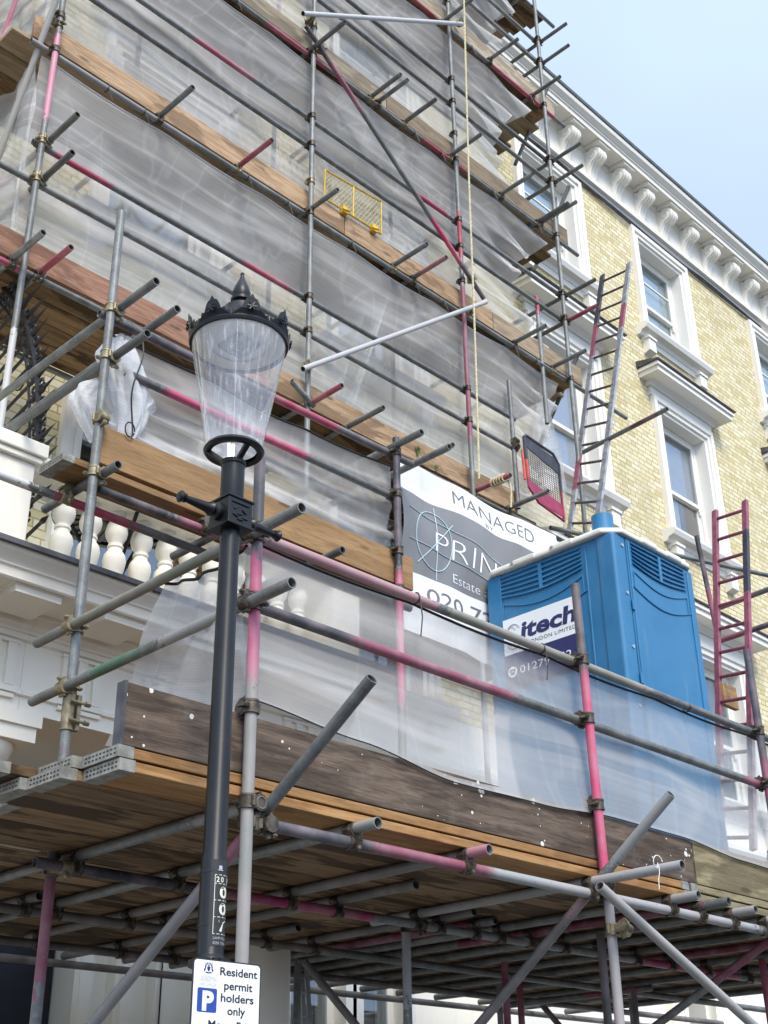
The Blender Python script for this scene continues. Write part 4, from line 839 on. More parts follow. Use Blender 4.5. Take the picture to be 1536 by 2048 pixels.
lt.prism([(-3*k, 3*k), (3*k, 3*k), (3*k, -1*k), (0, -5*k), (-3*k, -1*k)], (cxs, SY-.0016, czs), (1, 0, 0), (0, 0, 1), (0, .0003, 0), 4)
for s in (-1, 1):
    dia(s*5, 2, .0022, .010); dia(s*6.2, -3, .0026, .007); dia(s*4.3, 6, .0024, .0045); dia(s*3, -7, .006, .002); dia(s*2.5, 8.5, .0018, .005); dia(s*5, 9, .0012, .003)
dia(0, 5.5, .004, .0025); dia(0, 9, .0016, .006); dia(0, -8.2, .008, .0016)
lt.build('lettering', [INK, PBLUE, WHITE, LINK, NAVY], sign, smooth=0)
# ================================================================== PORTABLE TOILET
tx0, tx1, ty0, ty1, tz0, tz1 = 6.351, 7.31, 4.08, 5.17, 2.95, 5.275
loo = thing('portable_toilet', ((tx0+tx1)/2, (ty0+ty1)/2, tz0), 'blue plastic portable toilet with louvred vents and cream roof on the platform', 'portable toilet')
def plan(x0, x1, y0, y1, c): return [(x0+c, y0), (x1-c, y0), (x1, y0+c), (x1, y1-c), (x1-c, y1), (x0+c, y1), (x0, y1-c), (x0, y0+c)]
MB().box(tx0+.02, tx1-.02, ty0+.02, ty1-.02, tz0, tz0+.09).build('skid', SLT, loo, smooth=0)
MB().prism(plan(tx0+.012, tx1-.012, ty0+.012, ty1-.012, .05), (0, 0, tz0+.091), (1, 0, 0), (0, 1, 0), (0, 0, tz1-tz0-.091)).build('body', BLUE, loo, smooth=0, bevel=.01)
po = MB()
for (cx, cy, sx, sy) in ((tx0, ty0, 1, 1), (tx1, ty0, -1, 1), (tx0, ty1, 1, -1), (tx1, ty1, -1, -1)):
    q = [(.0, .016), (.016, .0), (.135, 0), (.135, .03), (.10, .035), (.035, .10), (.03, .135), (0, .135)]
    q = [(cx+sx*a, cy+sy*b) for a, b in q]
    if sx*sy < 0: q = q[::-1]
    po.prism(q, (0, 0, tz0+.095), (1, 0, 0), (0, 1, 0), (0, 0, tz1-tz0-.1))
po.build('corner_post', BLUE, loo, smooth=0, bevel=.008)
bt = MB()
for zz in (5.20, 4.86, 4.49, 4.1, 3.6): bt.lathe([(.001, 0), (.010, .002), (.012, .006), (.012, .008)], (0, 0, 0), 10); 
bt = MB()
for zz in (5.20, 4.86, 4.49, 4.1, 3.6): bt.tube((tx0+.095, ty0+.001, zz), (tx0+.095, ty0-.007, zz), .012, 10)
for yy in (4.55, 4.9): bt.tube((tx0-.03, yy, tz1+.03), (tx0-.04, yy, tz1+.03), .012, 10)
bt.build('bolt', BOLT, loo)
def side(fn, w0, w1, door):
    """fn(a, z, out) maps along-face, height, outward; louvres, curved ribs"""
    v = MB(); zt = tz1-.035; zb = zt-.155
    def bx(a0, a1, z0, z1, o0, o1, m, sag=0., n=12):
        for i in range(n):
            a, b = a0+(a1-a0)*i/n, a0+(a1-a0)*(i+1)/n
            sa = [-sag*math.sin(math.pi*(q-w0)/(w1-w0)) for q in (a, b)]
            P8 = [fn(a, z0+sa[0], o0), fn(b, z0+sa[1], o0), fn(b, z0+sa[1], o1), fn(a, z0+sa[0], o1), fn(a, z1+sa[0], o0), fn(b, z1+sa[1], o0), fn(b, z1+sa[1], o1), fn(a, z1+sa[0], o1)]
            v.add(P8, [(0, 3, 2, 1), (4, 5, 6, 7), (0, 1, 5, 4), (1, 2, 6, 5), (2, 3, 7, 6), (3, 0, 4, 7)], m)
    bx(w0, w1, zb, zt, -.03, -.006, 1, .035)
    for i in range(6): 
        z0 = zb+.004+i*.0295
        n = 12
        for k in range(n):
            a, b = w0+(w1-w0)*k/n, w0+(w1-w0)*(k+1)/n; s0, s1 = [-.035*(1-i/5.)*math.sin(math.pi*(q-w0)/(w1-w0)) for q in (a, b)]
            v.add([fn(a, z0+s0, .012), fn(b, z0+s1, .012), fn(b, z0+s1+.019, -.006), fn(a, z0+s0+.019, -.006), fn(a, z0+s0+.005, .014), fn(b, z0+s1+.005, .014), fn(b, z0+s1+.024, -.004), fn(a, z0+s0+.024, -.004)], [(0, 3, 2, 1), (4, 5, 6, 7), (0, 1, 5, 4), (1, 2, 6, 5), (2, 3, 7, 6), (3, 0, 4, 7)], 0)
    m_ = (w0+w1)/2; v.add([fn(m_-.014, zb-.03, -.005), fn(m_+.014, zb-.03, -.005), fn(m_+.014, zb-.03, .014), fn(m_-.014, zb-.03, .014), fn(m_-.014, zt, -.005), fn(m_+.014, zt, -.005), fn(m_+.014, zt, .014), fn(m_-.014, zt, .014)], [(0, 3, 2, 1), (4, 5, 6, 7), (0, 1, 5, 4), (1, 2, 6, 5), (2, 3, 7, 6), (3, 0, 4, 7)], 0)
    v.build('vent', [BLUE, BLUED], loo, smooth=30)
    r = MB()
    arc = lambda zz, s: [fn(w0+(w1-w0)*t, zz-s*math.sin(math.pi*t), .003) for t in np.linspace(0, 1, 20)]
    r.sweep(arc(zb-.045, .07), .005, 8); r.sweep([fn(w0-.03+(w1-w0+.06)*t, zb-.155-.08*math.sin(math.pi*t), .003) for t in np.linspace(0, 1, 20)], .006, 8)
    for a in (w0, w1): r.sweep([fn(a, zb-.045, .003), fn(a, zb-.16, .003)], .005, 8)
    for a in (w0-.035, w1+.035): r.sweep([fn(a, zt, .003), fn(a, tz0+.2, .003)], .007, 6)
    r.build('moulded_rib', BLUE, loo)
side(lambda a, z, o: V((tx0+.012-o, a, z)), ty0+.27, ty1-.14, False)
dmb = MB().box(tx0+.14, tx1-.07, ty0-.004, ty0+.012, tz0+.14, tz1-.008)
dmb.build('door', BLUE, loo, smooth=0, bevel=.006)
side(lambda a, z, o: V((a, ty0-.004-o, z)), tx0+.19, tx1-.13, True)
hg = MB()
for zz in (4.75, 4.25, 3.5): hg.box(tx0+.128, tx0+.15, ty0-.014, ty0-.0045, zz, zz+.07)
hg.build('hinge', BLUE, loo, smooth=0, bevel=.003)
pn = MB()
for zz in (3.3,): pn.box(tx0-.002, tx0+.011, ty0+.3, ty1-.2, zz, 4.35)
pn.build('recess_panel', BLUE, loo, smooth=0, bevel=.008)
rf = MB(); p0 = plan(tx0-.03, tx1+.03, ty0-.03, ty1+.03, .10); p1 = plan(tx0-.005, tx1+.005, ty0-.005, ty1+.005, .10); p2 = plan(tx0+.12, tx1-.12, ty0+.12, ty1-.12, .1)
vs = [V((a, b, tz1)) for a, b in p0]+[V((a, b, tz1+.034)) for a, b in p0]+[V((a, b, tz1+.052)) for a, b in p1]+[V((a, b, tz1+.10)) for a, b in p2]
rf.add(vs, [(k+8*j, (k+1) % 8+8*j, (k+1) % 8+8*j+8, k+8*j+8) for j in range(3) for k in range(8)]+[tuple(range(7, -1, -1)), tuple(range(24, 32))])
for a in (.3, .62): rf.box(tx0-.035, tx0+.02, ty0+a, ty0+a+.2, tz1+.004, tz1+.048)
for a in (.3, .6): rf.box(tx0+a, tx0+a+.18, ty0-.035, ty0+.02, tz1+.004, tz1+.048)
rf.build('roof', CREAM, loo, smooth=0, bevel=.012)
vp = az(1205, 1046, 5.50); MB().lathe([(.075, 5.35), (.075, 5.545), (.068, 5.548), (.066, 5.5)], (vp.x, vp.y, 0), 28).build('vent_pipe', BLUE, loo)
# company sign on the side wall
sgx = tx0-.004; s = MB()
sy0, sy1 = 5.03, 4.385
s.box(sgx-.004, sgx, sy1, sy0, 4.655, 4.915, 0); s.box(sgx-.004, sgx, sy1, sy0, 4.43, 4.652, 1)
fs = lambda y, z: (lambda a, b: V((sgx-.0052, sy0-y-a, z+b)))
it = lambda f: (lambda a, b: f(a+.18*b, b))
text_mesh(s, 'itech', it(fs(.14, 4.745)), .165, 1, width=.46, bold=.035)
text_mesh(s, 'LONDON LIMITED', fs(.20, 4.69), .038, 3, width=.40, track=1.15)
arcp = [(.06+.045*math.cos(t), .02+.045*math.sin(t)) for t in np.linspace(.2, 4.4, 14)]+[(.06-.045*math.cos(t)*-1, -.065+.045*math.sin(t)) for t in np.linspace(1.3, -2.9, 14)]
s.sweep([V((sgx-.005, sy0-.02-a*1.15, 4.80+b)) for a, b in arcp], .004, 5, 2); s.sweep([V((sgx-.005, sy0-.025-a*.75, 4.80+b*.75)) for a, b in arcp], .003, 5, 2)
text_mesh(s, '01279 432', fs(.12, 4.505), .075, 0, width=.43)
s.prism([(.038*math.cos(t), .038*math.sin(t)) for t in np.linspace(0, 6.283, 25)[:-1]], (sgx-.0052, sy0-.06, 4.53), (0, -1, 0), (0, 0, 1), (.001, 0, 0), 0)
for a0, a1, b0, b1 in ((-.022, .022, .008, .018), (-.022, -.010, .0, .009), (.010, .022, 0, .009), (-.016, .016, -.02, -.002)): s.box(sgx-.0062, sgx-.0053, sy0-.06-a1, sy0-.06-a0, 4.53+b0, 4.53+b1, 1)
s.build('company_sign', [WHITE, NAVY, LINK, INK], loo, smooth=0)
# ================================================================== BANNER
BY = 5.205; bs = BY/4.9
bx0 = ay(800, 912, BY).x; bx1 = ay(1112, 1082, BY).x; bzt = ay(802, 912, BY).z; bh = 1.30
def bsurf(x, z, o=0.):
    u = (x-bx0)/(bx1-bx0); v = (bzt-z)/bh
    wav = .014*math.sin(9*u+3*v)+.008*math.sin(17*u-7*v)+.004*math.sin(31*u+13*v)+.012*math.sin(11*v+4*u); env = min(1, v*6+.2)
    dz = -.045*(1-v)*(math.sin(math.pi*u)**2)*(.6+.4*math.sin(13*u))-.02*u
    return V((x+.02*math.sin(5*v)*(1-u), BY+wav*env-o, z+dz))
ban = thing('banner', ((bx0+bx1)/2, BY, bzt-bh), 'grey and white vinyl banner reading MANAGED BY tied beside the blue toilet', 'banner')
mb = MB()
bands = [(0, .235, 1), (.235, .845, 0), (.845, 1.30, 1)]
for a, b, m in bands: mb.sheet(lambda u, v: bsurf(bx0+(bx1-bx0)*u, bzt-a-(b-a)*v), 70, 14, m)
mb.build('cloth', [VGREY, VWHITE], ban, smooth=60)
lt = MB()
def bt_(x0, z): return lambda x, y: bsurf(bx0+x0+x, bzt-z+y, .003)
k = (bx1-bx0)/1.63
text_mesh(lt, 'MANAGED', bt_(.48*k, .165), .155, 0, width=.88*k, bold=-.012)
text_mesh(lt, 'BY', bt_(.80*k, .222), .052, 0, width=.085*k, bold=-.01)
text_mesh(lt, 'PRIN', bt_(.27*k, .625), .235, 1, width=.62*k, bold=-.02)
text_mesh(lt, 'Estate and', bt_(.46*k, .80), .105, 1, width=.46*k, bold=-.012)
text_mesh(lt, '020 72', bt_(.22*k, 1.03), .16, 0, width=.62*k, bold=0.)
circ = [bsurf(bx0+(.285+.17*math.cos(t))*k, bzt-.545+.225*math.sin(t), .004) for t in np.linspace(0, 2*math.pi, 41)[:-1]]
lt.sweep(circ, .0035, 5, 2, closed=True)
for (a, b), (c, d_) in (((.06, .36), (.98, .46)), ((.06, .60), (1.0, .665)), ((.31, .27), (.31, .84)), ((.14, .76), (.46, .36))):
    lt.sweep([bsurf(bx0+(a+(c-a)*t)*k, bzt-(b+(d_-b)*t), .004) for t in np.linspace(0, 1, 24)], .0032, 5, 2)
lt.build('lettering', [GINK, WHITE, CYAN], ban, smooth=0)
# ================================================================== LADDERS, GATE, ROPE, GUARDS
def ladder(name, label, p0a, p1a, p0b, p1b, n, m0, seg, rung_m, w=.026, d=.066, start=.03):
    p0a, p1a, p0b, p1b = map(V, (p0a, p1a, p0b, p1b)); l = thing(name, (p0a+p0b)/2, label, 'ladder')
    for i, (a, b) in enumerate(((p0a, p1a), (p0b, p1b))):
        mb = MB(); cuts = seg[i]
        t0 = 0
        for t1, mi in cuts: mb.bar(a+(b-a)*t0, a+(b-a)*t1, w, d, mi, (p0b-p0a)); t0 = t1
        mb.build('stile', [m0, simple('pink_ladder_paint', (.28, .085, .125), .5, 0, .25, 14.), CHAR], l, smooth=0)
    for k in range(n):
        t = start+(1-2*start)*k/(n-1); a, b = p0a+(p1a-p0a)*t, p0b+(p1b-p0b)*t; e = (b-a).normalized()*.016
        MB().tube(a-e, b+e, .014, 10).build('rung', rung_m, l)
    return l
ALU = simple('dull_ladder_steel', (.36, .37, .39), .45, .4, .25, 16.); RUNG = simple('dark_rung', (.12, .10, .09), .5, .3, .3, 12.); RUNGP = simple('pink_rung', (.22, .055, .09), .5, 0, .3, 12.)
ladder('ladder', 'tall grey ladder with pink patches leaning beside the scaffold above the toilet roof', ay(1139, 1065, 6.6), ay(1205, 551, 6.6), ay(1192, 1065, 6.2), ay(1258, 526, 6.2), 15, ALU,
       [[(.14, 0), (.26, 1), (.64, 0), (.78, 1), (1, 2)], [(.55, 0), (.72, 0), (.82, 1), (1, 0)]], RUNG)
ladder('ladder', 'pink painted ladder standing on the platform to the right of the blue toilet', ay(1443, 1700, 4.6), ay(1430, 1022, 4.6), ay(1507, 1700, 4.3), ay(1490, 1002, 4.3), 14, simple('grey_pink_paint', (.36, .28, .29), .5, 0, .3, 12.),
       [[(.22, 0), (1, 1)], [(.3, 0), (.70, 1), (.9, 2), (1, 1)]], RUNGP, .03, .05)
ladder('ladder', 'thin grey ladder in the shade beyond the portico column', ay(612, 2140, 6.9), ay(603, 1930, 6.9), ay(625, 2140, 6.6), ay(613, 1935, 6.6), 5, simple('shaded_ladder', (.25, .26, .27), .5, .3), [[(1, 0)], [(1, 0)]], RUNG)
lad = simple('pale_ladder_metal', (.48, .52, .50), .5, .3, .2, 12.)
ladder('ladder', 'pale ladder inside the scaffold seen through the white net right of the lantern', ay(668, 800, 7.25), ay(775, 470, 7.25), ay(700, 815, 7.0), ay(806, 490, 7.0), 11, lad, [[(1, 0)], [(1, 0)]], lad)
GY = 6.50
gt = thing('ladder_gate', (9., GY, 7.2), 'rounded wire mesh safety gate, charcoal top and red bottom panel', 'gate')
gm = lambda px, py: ay(px, py, GY)
TL, TR, BL, BR = gm(1047, 868), gm(1116, 915), gm(1060, 992), gm(1128, 1042)
gq = lambda u, v: (TL*(1-u)+TR*u)*(1-v)+(BL*(1-u)+BR*u)*v
MB().sweep([gq(0, .05), gq(.06, 0), gq(.85, 0), gq(1, .12), gq(1, .55)], .016, 8).prism([(0, 0), (1, 0), (1, .25), (0, .18)], gq(.02, .02)+V((0, -.004, 0)), gq(.97, .06)-gq(.02, .02), gq(.02, .95)-gq(.02, .02), (0, .012, 0)).build('top_panel', CHAR, gt, smooth=40)
MB().sweep([gq(1, .55), gq(1, 1), gq(.25, 1), gq(0, .86), gq(0, .5)], .014, 8).prism([(0, .86), (.2, 1), (1, 1), (1, .80), (0, .74)], gq(0, 0)+V((0, -.004, 0)), gq(1, 0)-gq(0, 0), gq(0, 1)-gq(0, 0), (0, .01, 0)).build('bottom_panel', REDP, gt, smooth=40)
MB().sweep([gq(0, .05), gq(0, .42)], .017, 8).build('hinge_stile', CHAR, gt); MB().sweep([gq(0, .42), gq(0, .72)], .017, 8).sweep([gq(-.1, .3), gq(-.1, .78)], .013, 8).build('hinge_stile', ORANGE, gt)
g = MB()
for i in range(1, 15): g.sweep([gq(i/15, .12), gq(i/15, .8)], .0028, 4)
for i in range(1, 19): g.sweep([gq(0, .12+.68*i/19), gq(1, .12+.68*i/19)], .0028, 4)
g.build('mesh_panel', IRON, gt)
def rope(pts, r, n=6, mb=None):
    mb = mb or MB(); pts = smooth_path([V(p) for p in pts], 10)
    Ls = [0]
    for a, b in zip(pts, pts[1:]): Ls.append(Ls[-1]+(b-a).length)
    tot = Ls[-1]; N = max(8, int(tot/.02))
    def at(s):
        for i in range(len(Ls)-1):
            if Ls[i+1] >= s: t = (s-Ls[i])/max(1e-6, Ls[i+1]-Ls[i]); return pts[i]*(1-t)+pts[i+1]*t
        return pts[-1]
    base = [at(tot*i/N) for i in range(N+1)]
    for ph in (0, 2.094, 4.189):
        q = []
        for i, p in enumerate(base):
            d = (base[min(i+1, N)]-base[max(i-1, 0)]); _, u, w = frame_of(d); an = ph+i*.02/.07*6.283/2.5
            q.append(p+(u*math.cos(an)+w*math.sin(an))*r*.5)
        mb.sweep(q, r*.62, 5)
    return mb
rx = ay(957, 985, 6.3).x
rp0 = ay(958, 958, 6.30)
mb = rope([ay(926, -90, 6.3), ay(928, 0, 6.3), ay(937, 330, 6.3), ay(949, 650, 6.3), ay(957, 900, 6.3), rp0], .010)
wz = 7.20; wx = ay(955, 985, UY).x
for i in range(5):
    c = V((wx, 6.27+.034*i, wz)); mb.sweep([c+V((.038*math.cos(t), .008*math.sin(t*2), .038*math.sin(t))) for t in np.linspace(0, 6.283, 15)], .009, 5)
rope([(wx+.03, 6.25, wz-.02), (wx+.045, 6.24, wz-.12), (wx+.04, 6.25, wz-.30)], .010, mb=mb)
tag(mb.build('rope', ROPE), 'cream twisted rope hanging down the scaffold and wound round a tube end', 'rope')
YY = 6.645
yg = thing('brick_guard', (6.5, YY, 9.6), 'yellow wire mesh guard standing on the second deck toe board', 'mesh guard')
yq = lambda u, v: (ay(650, 340, YY)*(1-u)+ay(762, 404, YY)*u)*(1-v)+(ay(648, 396, YY)*(1-u)+ay(762, 468, YY)*u)*v
MB().sweep([yq(0, 0), yq(.5, 0), yq(1, 0), yq(1, 1), yq(0, 1)], .011, 6, closed=True).sweep([yq(.5, 0), yq(.5, 1)], .009, 6).build('frame', YELLOW, yg)
g = MB()
for i in range(-5, 24): 
    for sg_ in (1, -1):
        a, b = i/18., i/18.+.33*sg_
        t0, t1 = 0., 1.
        if b != a:
            lo, hi = sorted(((0-a)/(b-a), (1-a)/(b-a))); t0, t1 = max(0, lo), min(1, hi)
        if t1-t0 > .05: g.sweep([yq(a+(b-a)*t0, t0), yq(a+(b-a)*t1, t1)], .0028, 4)
g.build('wire_mesh', simple('pale_wire', (.55, .46, .18), .5, .2), yg)
cl = MB()
for u in (.34, .86): p = yq(u, .98); cl.box(p.x-.035, p.x+.035, p.y-.03, p.y+.02, p.z-.05, p.z+.03); cl.tube(p+V((-.04, -.03, -.03)), p+V((.05, -.03, .0)), .014, 8)
cl.build('clip', YELLOW, yg, smooth=0, bevel=.006)
# small things
mb = MB()
def tuft(px, py, Y, n, h):
    p = ay(px, py, Y)
    for i in range(n):
        a = rng.uniform(-.6, .6); d = V((math.sin(a)*.6, rng.uniform(-.4, .1), 1)).normalized()*h*rng.uniform(.5, 1); mb.tube(p, p+d, .006, 4, r1=.001)
        q = p+d*.6; mb.tube(q, q+V((.03*rng.uniform(-1, 1), -.01, .03)), .005, 4, r1=.001)
tuft(835, 912, 6.66, 14, .12); tuft(872, 942, 6.66, 8, .07)
tag(mb.build('weed', PLANT, smooth=0), 'small green weed sprouting from the toe board above the banner', 'weed')
p = az(1318, 1722, 2.82); mb = MB().sweep([p+V((.027*math.cos(t), .004*t, .027*math.sin(t))) for t in np.linspace(0, 6.28, 14)], .0022, 5).sweep([p+V((-.012, -.004, -.026)), p+V((-.016, -.006, -.055)), p+V((-.026, -.004, -.085)), p+V((-.03, -.004, -.13))], .0019, 5)
tag(mb.build('string', WHITE), 'white string tied round the long tube end under the platform', 'string')
mb = MB()
for i, (o1, o2) in enumerate(((0, 0), (.012, .03), (-.01, .05))):
    pts = [V((x, FY-.03-.012*i, 14.53-.03*math.sin((x-9.)*1.15+i)-o2*abs(math.sin(x*.8)))) for x in np.linspace(9.0, 17.6, 40)]
    mb.sweep(pts, .013, 5)
tag(mb.build('cable', LEAD), 'dark bundled cable running under the white cornice across the brick', 'cable')
mb = MB()
for k_, (px, py, tip) in enumerate(((625, 985, 0), )): pass
def tie(p, r, tails, parent_label):
    m = MB().sweep([V(p)+V((0, r*math.cos(t), r*math.sin(t))) for t in np.linspace(0, 6.2, 12)], .004, 5)
    for a, b in tails: m.sweep([V(p)+V((0, -r, 0)), V(p)+V((a*.5+.01, -r-.005, b*.5)), V(p)+V((a, -r, b))], .0035, 5)
    tag(m.build('cable_tie', INK), parent_label, 'cable tie')
for x, lab, tl in ((4.02, 'black cable tie on the top rail left of the toilet sign', [(.0, -.20)]), (4.97, 'black cable tie hanging from the top rail over the toilet sign', [(-.005, -.18)]), (6.35, 'black cable tie on the top rail near the platform end', [(0, -.03)])): tie((x, PY+.05, 3.972), .027, tl, lab)
# ================================================================== NETTING
def hsh(x): return math.sin(x*12.9898)*.5+math.sin(x*4.1414+1.3)*.5
def wr(u, v, k, a):
    return a*(.5*math.sin(9*u+4*v+k)+.3*math.sin(21*u-7*v+2*k)+.25*math.sin(38*u+11*v+k)*v+.2*math.sin(6*u+19*v))
def tallnet(z0, z1, k, xr, label):
    def fn(u, v):                                   # v 0 bottom .. 1 top
        x1 = xr(v); x = 3.20+(x1-3.20)*u; e = max(0, (u-.82)/.18)
        pin = 1-.5*abs(math.sin(3.1416*(x-3.265)/2.2))
        sag = .03*(1-v)*0+.035*v**8*abs(math.sin(3.1416*(x-3.265)/1.1))
        y = 6.692+.03*(1-v)+max(0, .05+wr(u, v, k, .05))*math.sin(math.pi*min(1, max(0, v)))*1.0+e*e*(.10+.09*math.sin(34*v+7*u+k)+.05*math.sin(71*v))
        return V((x, y, z0+(z1-z0)*v-sag+e*.04*math.sin(20*v)))
    n = thing('debris_net', (6.4, 6.7, z0), label, 'netting', 'white debris nets of the tall scaffold')
    MB().sheet(fn, 150, 44, 0, 6.5, 2., dense=lambda u, v: .22*max(0, (u-.9)/.1)**2+.3*max(0, v-.985)/.015+.10*max(0, 1-abs(v-.55)*22*(.5+u)) ).build('sheet', NET, n, smooth=180)
    MB().sweep([fn(t, 1.)+V((0, -.006, 0)) for t in np.linspace(0, 1, 60)], .004, 5).build('edge_cord', WHITE, n)
    for i in range(9):
        tie_x = 3.6+.72*i+.2*math.sin(i*3.7+k)
        MB().sweep([V((tie_x, UY+.05+.03*math.cos(a), z1+.04+.034*math.sin(a))) for a in np.linspace(0, 6.2, 12)], .0045, 5).sweep([V((tie_x, UY+.02, z1+.02)), V((tie_x+.01, UY, z1-.05)), V((tie_x+.03, UY-.005, z1-.11))], .003, 4).build('cable_tie', INK, n)
tallnet(7.36, 9.19, 1., lambda v: 8.9+.85*v**.6, 'white net of the lowest lift, behind the lantern finial and slanted braces')
tallnet(9.44, 11.19, 2.3, lambda v: 9.15+.55*(2*v-1)**2+.1*v, 'white net of the second lift, behind the yellow mesh guard')
tallnet(11.44, 13.25, 3.9, lambda v: 9.0+.65*(2*v-1)**2+.1*v, 'white net of the third lift, crossed by the long pink and grey brace')
tallnet(13.5, 15.03, 5.1, lambda v: 9.1+.5*(2*v-1)**2+.1*v, 'white net of the topmost lift at the upper edge of the photo')
def sidenet(z0, z1, k, label):
    n = thing('debris_net', (3.2, 7.1, z0), label, 'netting', 'white debris nets of the tall scaffold')
    MB().sheet(lambda u, v: V((3.20+wr(u, v, k, .04), 6.70+1.15*u*(1-.25*(1-v)), z0+(z1-z0)*v)), 30, 30, 0, 1.2, 2.).build('sheet', NET, n, smooth=180)
sidenet(7.36, 9.19, .4, 'white net closing the left end of the scaffold at its lowest lift')
sidenet(9.44, 11.19, 1.7, 'white net closing the left end of the scaffold at its second lift')
n = thing('debris_net', (9.6, 7, 7.2), 'loose white net drooping at the right end behind the rounded mesh gate', 'netting')
MB().sheet(lambda u, v: V((9.62-.75*(1-v)*u+.10*math.sin(8*u+5*v)+.05*math.sin(19*u), 6.75+.85*u, 7.35+1.85*v-.25*u*v)), 30, 30, 0, 1.2, 2.).build('sheet', NET, n, smooth=180)
# middle net
def mfn(u, v):
    x = 3.06+2.24*u; zt = 5.725+.02*u-.02*abs(math.sin(9.4*u)); zb = 5.02-.05*math.sin(math.pi*u)+.05*math.sin(7*u+1)*0-.10*u
    fold = .035*math.sin(26*(v-.35*u)+4*u)*(1-v)*1.2+.02*math.sin(47*(v+.25*u))*(1-v)
    return V((x, 5.075+.02+fold+.02*math.sin(8*u+3*v), zb+(zt-zb)*v))
n = thing('debris_net', (4.1, 5.05, 5.), 'white net strung behind the lantern above the orange toe board', 'netting')
MB().sheet(mfn, 80, 40, 0, 2.2, 1., dense=lambda u, v: .25*max(0, 1-abs(v-.22-.12*math.sin(4*u))*9)+.3*max(0, (v-.975))/.025).build('sheet', NETF, n, smooth=180)
MB().sweep([mfn(t, 1.)+V((0, -.008, 0)) for t in np.linspace(0, 1, 50)], .007, 5).build('edge_cord', IRON, n)
# front net with its return round the left corner
def ffn(u, v):
    x = 3.02+4.9*u; zt = 3.955+.022*u-.016*abs(math.sin(3.1416*(x-3.0)/1.02)); low = [3.235, 3.19, 3.125, 3.135, 3.17, 3.17, 3.13, 3.12, 3.12]
    s = u*8; i = min(7, int(s)); f_ = s-i; f_ = f_*f_*(3-2*f_); zb = low[i]*(1-f_)+low[i+1]*f_
    y = 3.742-.062*(1-min(1, v/.35))**1.2+.018*math.sin(7*u+5*v)*math.sin(math.pi*min(1, v*1.0))*.8+.012*math.sin(31*u+9*v)*(1-v)*v*2+.02*math.exp(-((v-.22-.05*math.sin(9*u))/.05)**2)*0
    return V((x, max(y, 3.676), zb+(zt-zb)*v))
n = thing('debris_net', (4.5, 3.72, 3.2), 'white net along the platform front in front of the blue toilet', 'netting')
MB().sheet(ffn, 150, 36, 0, 4.9, .8, dense=lambda u, v: .20*max(0, 1-abs(v-.22-.06*math.sin(9*u+1))*14)*max(0, math.sin(7*u+.2))+.25*max(0, .03-v)/.03+(.22 if .68+.01*math.sin(30*v) > u > .0 and v < .42+.25*u and .30 < u < .345 else 0)).build('sheet', NETF, n, smooth=180)
MB().sweep([ffn(t, 1.)+V((0, -.006, 0)) for t in np.linspace(0, 1, 90)], .0075, 5).sweep([ffn(t, 0.)+V((0, -.004, 0)) for t in np.linspace(0, 1, 90)], .003, 5).build('edge_cord', IRON, n)
A, B = ax(332, 1178, 2.985), ax(212, 1492, 2.985)
def rfn(u, v):
    yt, yb = 3.70+(A.y-3.70)*u, 3.70+(B.y-3.70)*u; zt = 3.90-.04*math.sin(math.pi*u); zb = 2.97+(B.z-2.97)*u
    return V((2.99+.03*math.sin(7*u+5*v)*math.sin(math.pi*v)+.012*math.sin(23*u), yb+(yt-yb)*v, zb+(zt-zb)*v))
n = thing('debris_net', (2.99, 4.2, 3.), 'white net turning the left corner of the platform beside the lamp column', 'netting')
MB().sheet(rfn, 40, 30, 0, 1.1, .95).build('sheet', NETF, n, smooth=180)
MB().sweep([rfn(t, 1.) for t in np.linspace(0, 1, 30)], .0075, 5).build('edge_cord', IRON, n)
# bunched end of net tied on the middle standard
bc = ay(238, 775, 5.09)
def bun(c, ra, rb_, h, k, tw):
    def fn(u, v):
        a = 2*math.pi*u; w = (.30+.85*math.sin(math.pi*min(1, .08+.62*(1-v)+.2))**1.2)*(1 if v < .75 else 1-.55*(v-.75)/.25)
        f = 1+.16*math.sin(5*a+6*v*tw+k)+.10*math.sin(11*a-9*v+k)+.06*math.sin(23*a+13*v)
        return c+V((ra*w*f*math.cos(a)+.05*math.sin(5*v+k), rb_*w*f*math.sin(a), h*(v-.5)))
    return fn
n = thing('net_bundle', bc-Z_*.3, 'bunched white netting hanging on the middle scaffold pole beside the lantern', 'netting')
MB().sheet(bun(bc+V((.03, .0, .0)),   .105, .08, .66, .5, 1.), 60, 30, 0, 2., 2.).build('bunch', NETB, n, smooth=180)
MB().sheet(bun(bc+V((-.10, .08, -.14)), .065, .06, .40, 2., 1.6), 50, 26, 0, 2., 2.).build('bunch', m_net('thin_bunched_netting', .5, .8), n, smooth=180)
MB().sheet(bun(bc+V((.14, .04, -.09)), .055, .06, .34, 4., 1.2), 40, 20, 0, 2., 2.).build('bunch', m_net('thin_bunched_netting_end', .5, .8), n, smooth=180)
cd = [bc+V((.03+.02*math.sin(8*t), -.115-.02*math.sin(5*t), .33-.66*t)) for t in np.linspace(0, 1, 24)]
MB().sweep(cd, .005, 5).sweep([bc+V((.03+.03*math.cos(t), -.1, -.30+.045*math.sin(t))) for t in np.linspace(0, 6, 14)], .004, 5).build('edge_cord', IRON, n)
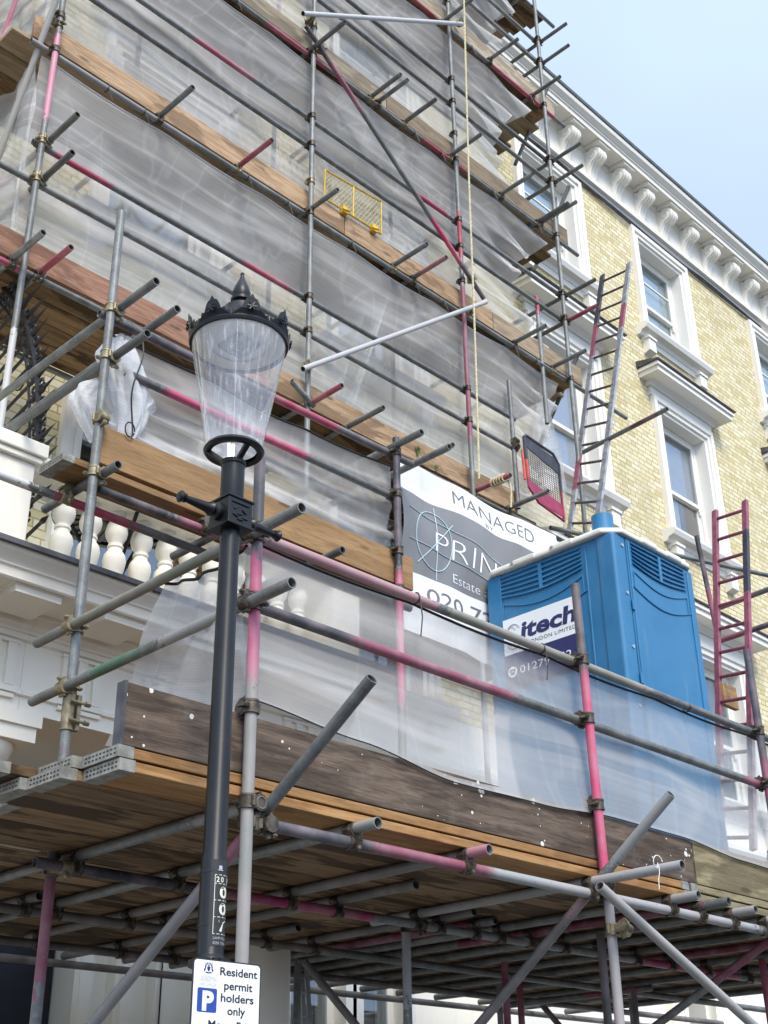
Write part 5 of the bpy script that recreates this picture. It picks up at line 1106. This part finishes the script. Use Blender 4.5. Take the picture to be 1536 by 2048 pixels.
# ================================================================== GROUND, SKY, LIGHT
def slab(name, x0, x1, y0, y1, z0, z1, m): return tag(MB().box(x0, x1, y0, y1, z0, z1).build(name, m, smooth=0), kind='structure')
PAVE = simple('paving', (.17, .165, .155), .85, 0, .15, 3.); ASPH = simple('asphalt', (.06, .06, .062), .9, 0, .2, 30.); KERB = simple('kerb_stone', (.34, .33, .32), .8, 0, .15, 5.)
slab('ground', -300, 300, -300, 300, -.6, -.13, ASPH); slab('road', -120, 160, -6.5, 2.65, -.129, -.12, ASPH); slab('kerb', -120, 160, 2.65, 2.8, -.12, .005, KERB); slab('pavement', -120, 160, 2.803, FY+.5, -.12, 0, PAVE)
slab('pavement', -120, 160, -9.5, -6.5, -.128, 0, PAVE)
SUN = V((-.34, -.74, .84)).normalized()
w = bpy.data.worlds.new('World'); S.world = w; w.use_nodes = True; nt = w.node_tree; nt.nodes.clear()
def wn(kind, **kw):
    n = nt.nodes.new(kind)
    for a, b in kw.items(): setattr(n, a, b)
    return n
sky = wn('ShaderNodeTexSky', sky_type='NISHITA', sun_disc=False, sun_elevation=math.asin(SUN.z), sun_rotation=math.atan2(SUN.x, SUN.y), air_density=1.0, dust_density=1.6, ozone_density=1.2)
tc = wn('ShaderNodeTexCoord'); mp = wn('ShaderNodeMapping'); mp.inputs[3].default_value = (1, 1, 2.2); nz = wn('ShaderNodeTexNoise'); nz.inputs['Scale'].default_value = 1.7; nz.inputs['Detail'].default_value = 5; nz.inputs['Roughness'].default_value = .5
rp_ = wn('ShaderNodeMapRange'); rp_.inputs[1].default_value = .36; rp_.inputs[2].default_value = .68; rp_.inputs[3].default_value = .86; rp_.inputs[4].default_value = 1.
mx = wn('ShaderNodeMix', data_type='RGBA'); mx.inputs[7].default_value = (4.9, 6.1, 8.1, 1)
dt_ = wn('ShaderNodeVectorMath', operation='DOT_PRODUCT'); dt_.inputs[1].default_value = SUN      # the hazy overcast is brighter round the sun
cl_ = wn('ShaderNodeMath', operation='MAXIMUM'); cl_.inputs[1].default_value = 0; pw_ = wn('ShaderNodeMath', operation='POWER'); pw_.inputs[1].default_value = 2.
ma_ = wn('ShaderNodeMath', operation='MULTIPLY_ADD'); ma_.inputs[1].default_value = 1.3; ma_.inputs[2].default_value = 1.; sc_ = wn('ShaderNodeVectorMath', operation='SCALE')
bg = wn('ShaderNodeBackground'); bg.inputs[1].default_value = .105; ou = wn('ShaderNodeOutputWorld')
for a, b in ((tc.outputs['Generated'], mp.inputs[0]), (mp.outputs[0], nz.inputs['Vector']), (nz.outputs[0], rp_.inputs[0]), (rp_.outputs[0], mx.inputs[0]), (sky.outputs[0], mx.inputs[6]), (tc.outputs['Generated'], dt_.inputs[0]), (dt_.outputs['Value'], cl_.inputs[0]), (cl_.outputs[0], pw_.inputs[0]), (pw_.outputs[0], ma_.inputs[0]), (mx.outputs[2], sc_.inputs[0]), (ma_.outputs[0], sc_.inputs['Scale']), (sc_.outputs[0], bg.inputs[0]), (bg.outputs[0], ou.inputs[0])): nt.links.new(a, b)
sl = bpy.data.lights.new('sun', 'SUN'); sl.energy = 2.3; sl.angle = R(22); sl.color = (1, .905, .755); so = bpy.data.objects.new('sun', sl); COL.objects.link(so)
so.rotation_euler = SUN.to_track_quat('Z', 'Y').to_euler()
vs_ = S.view_settings; S.display_settings.display_device = 'sRGB'; vs_.view_transform = 'Standard'; vs_.look = 'None'; vs_.exposure = .45; vs_.gamma = 1; vs_.use_curve_mapping = False
cy = S.cycles; cy.max_bounces = 8; cy.diffuse_bounces = 4; cy.glossy_bounces = 3; cy.transmission_bounces = 4; cy.transparent_max_bounces = 24; cy.use_denoising = True; cy.caustics_reflective = False; cy.caustics_refractive = False
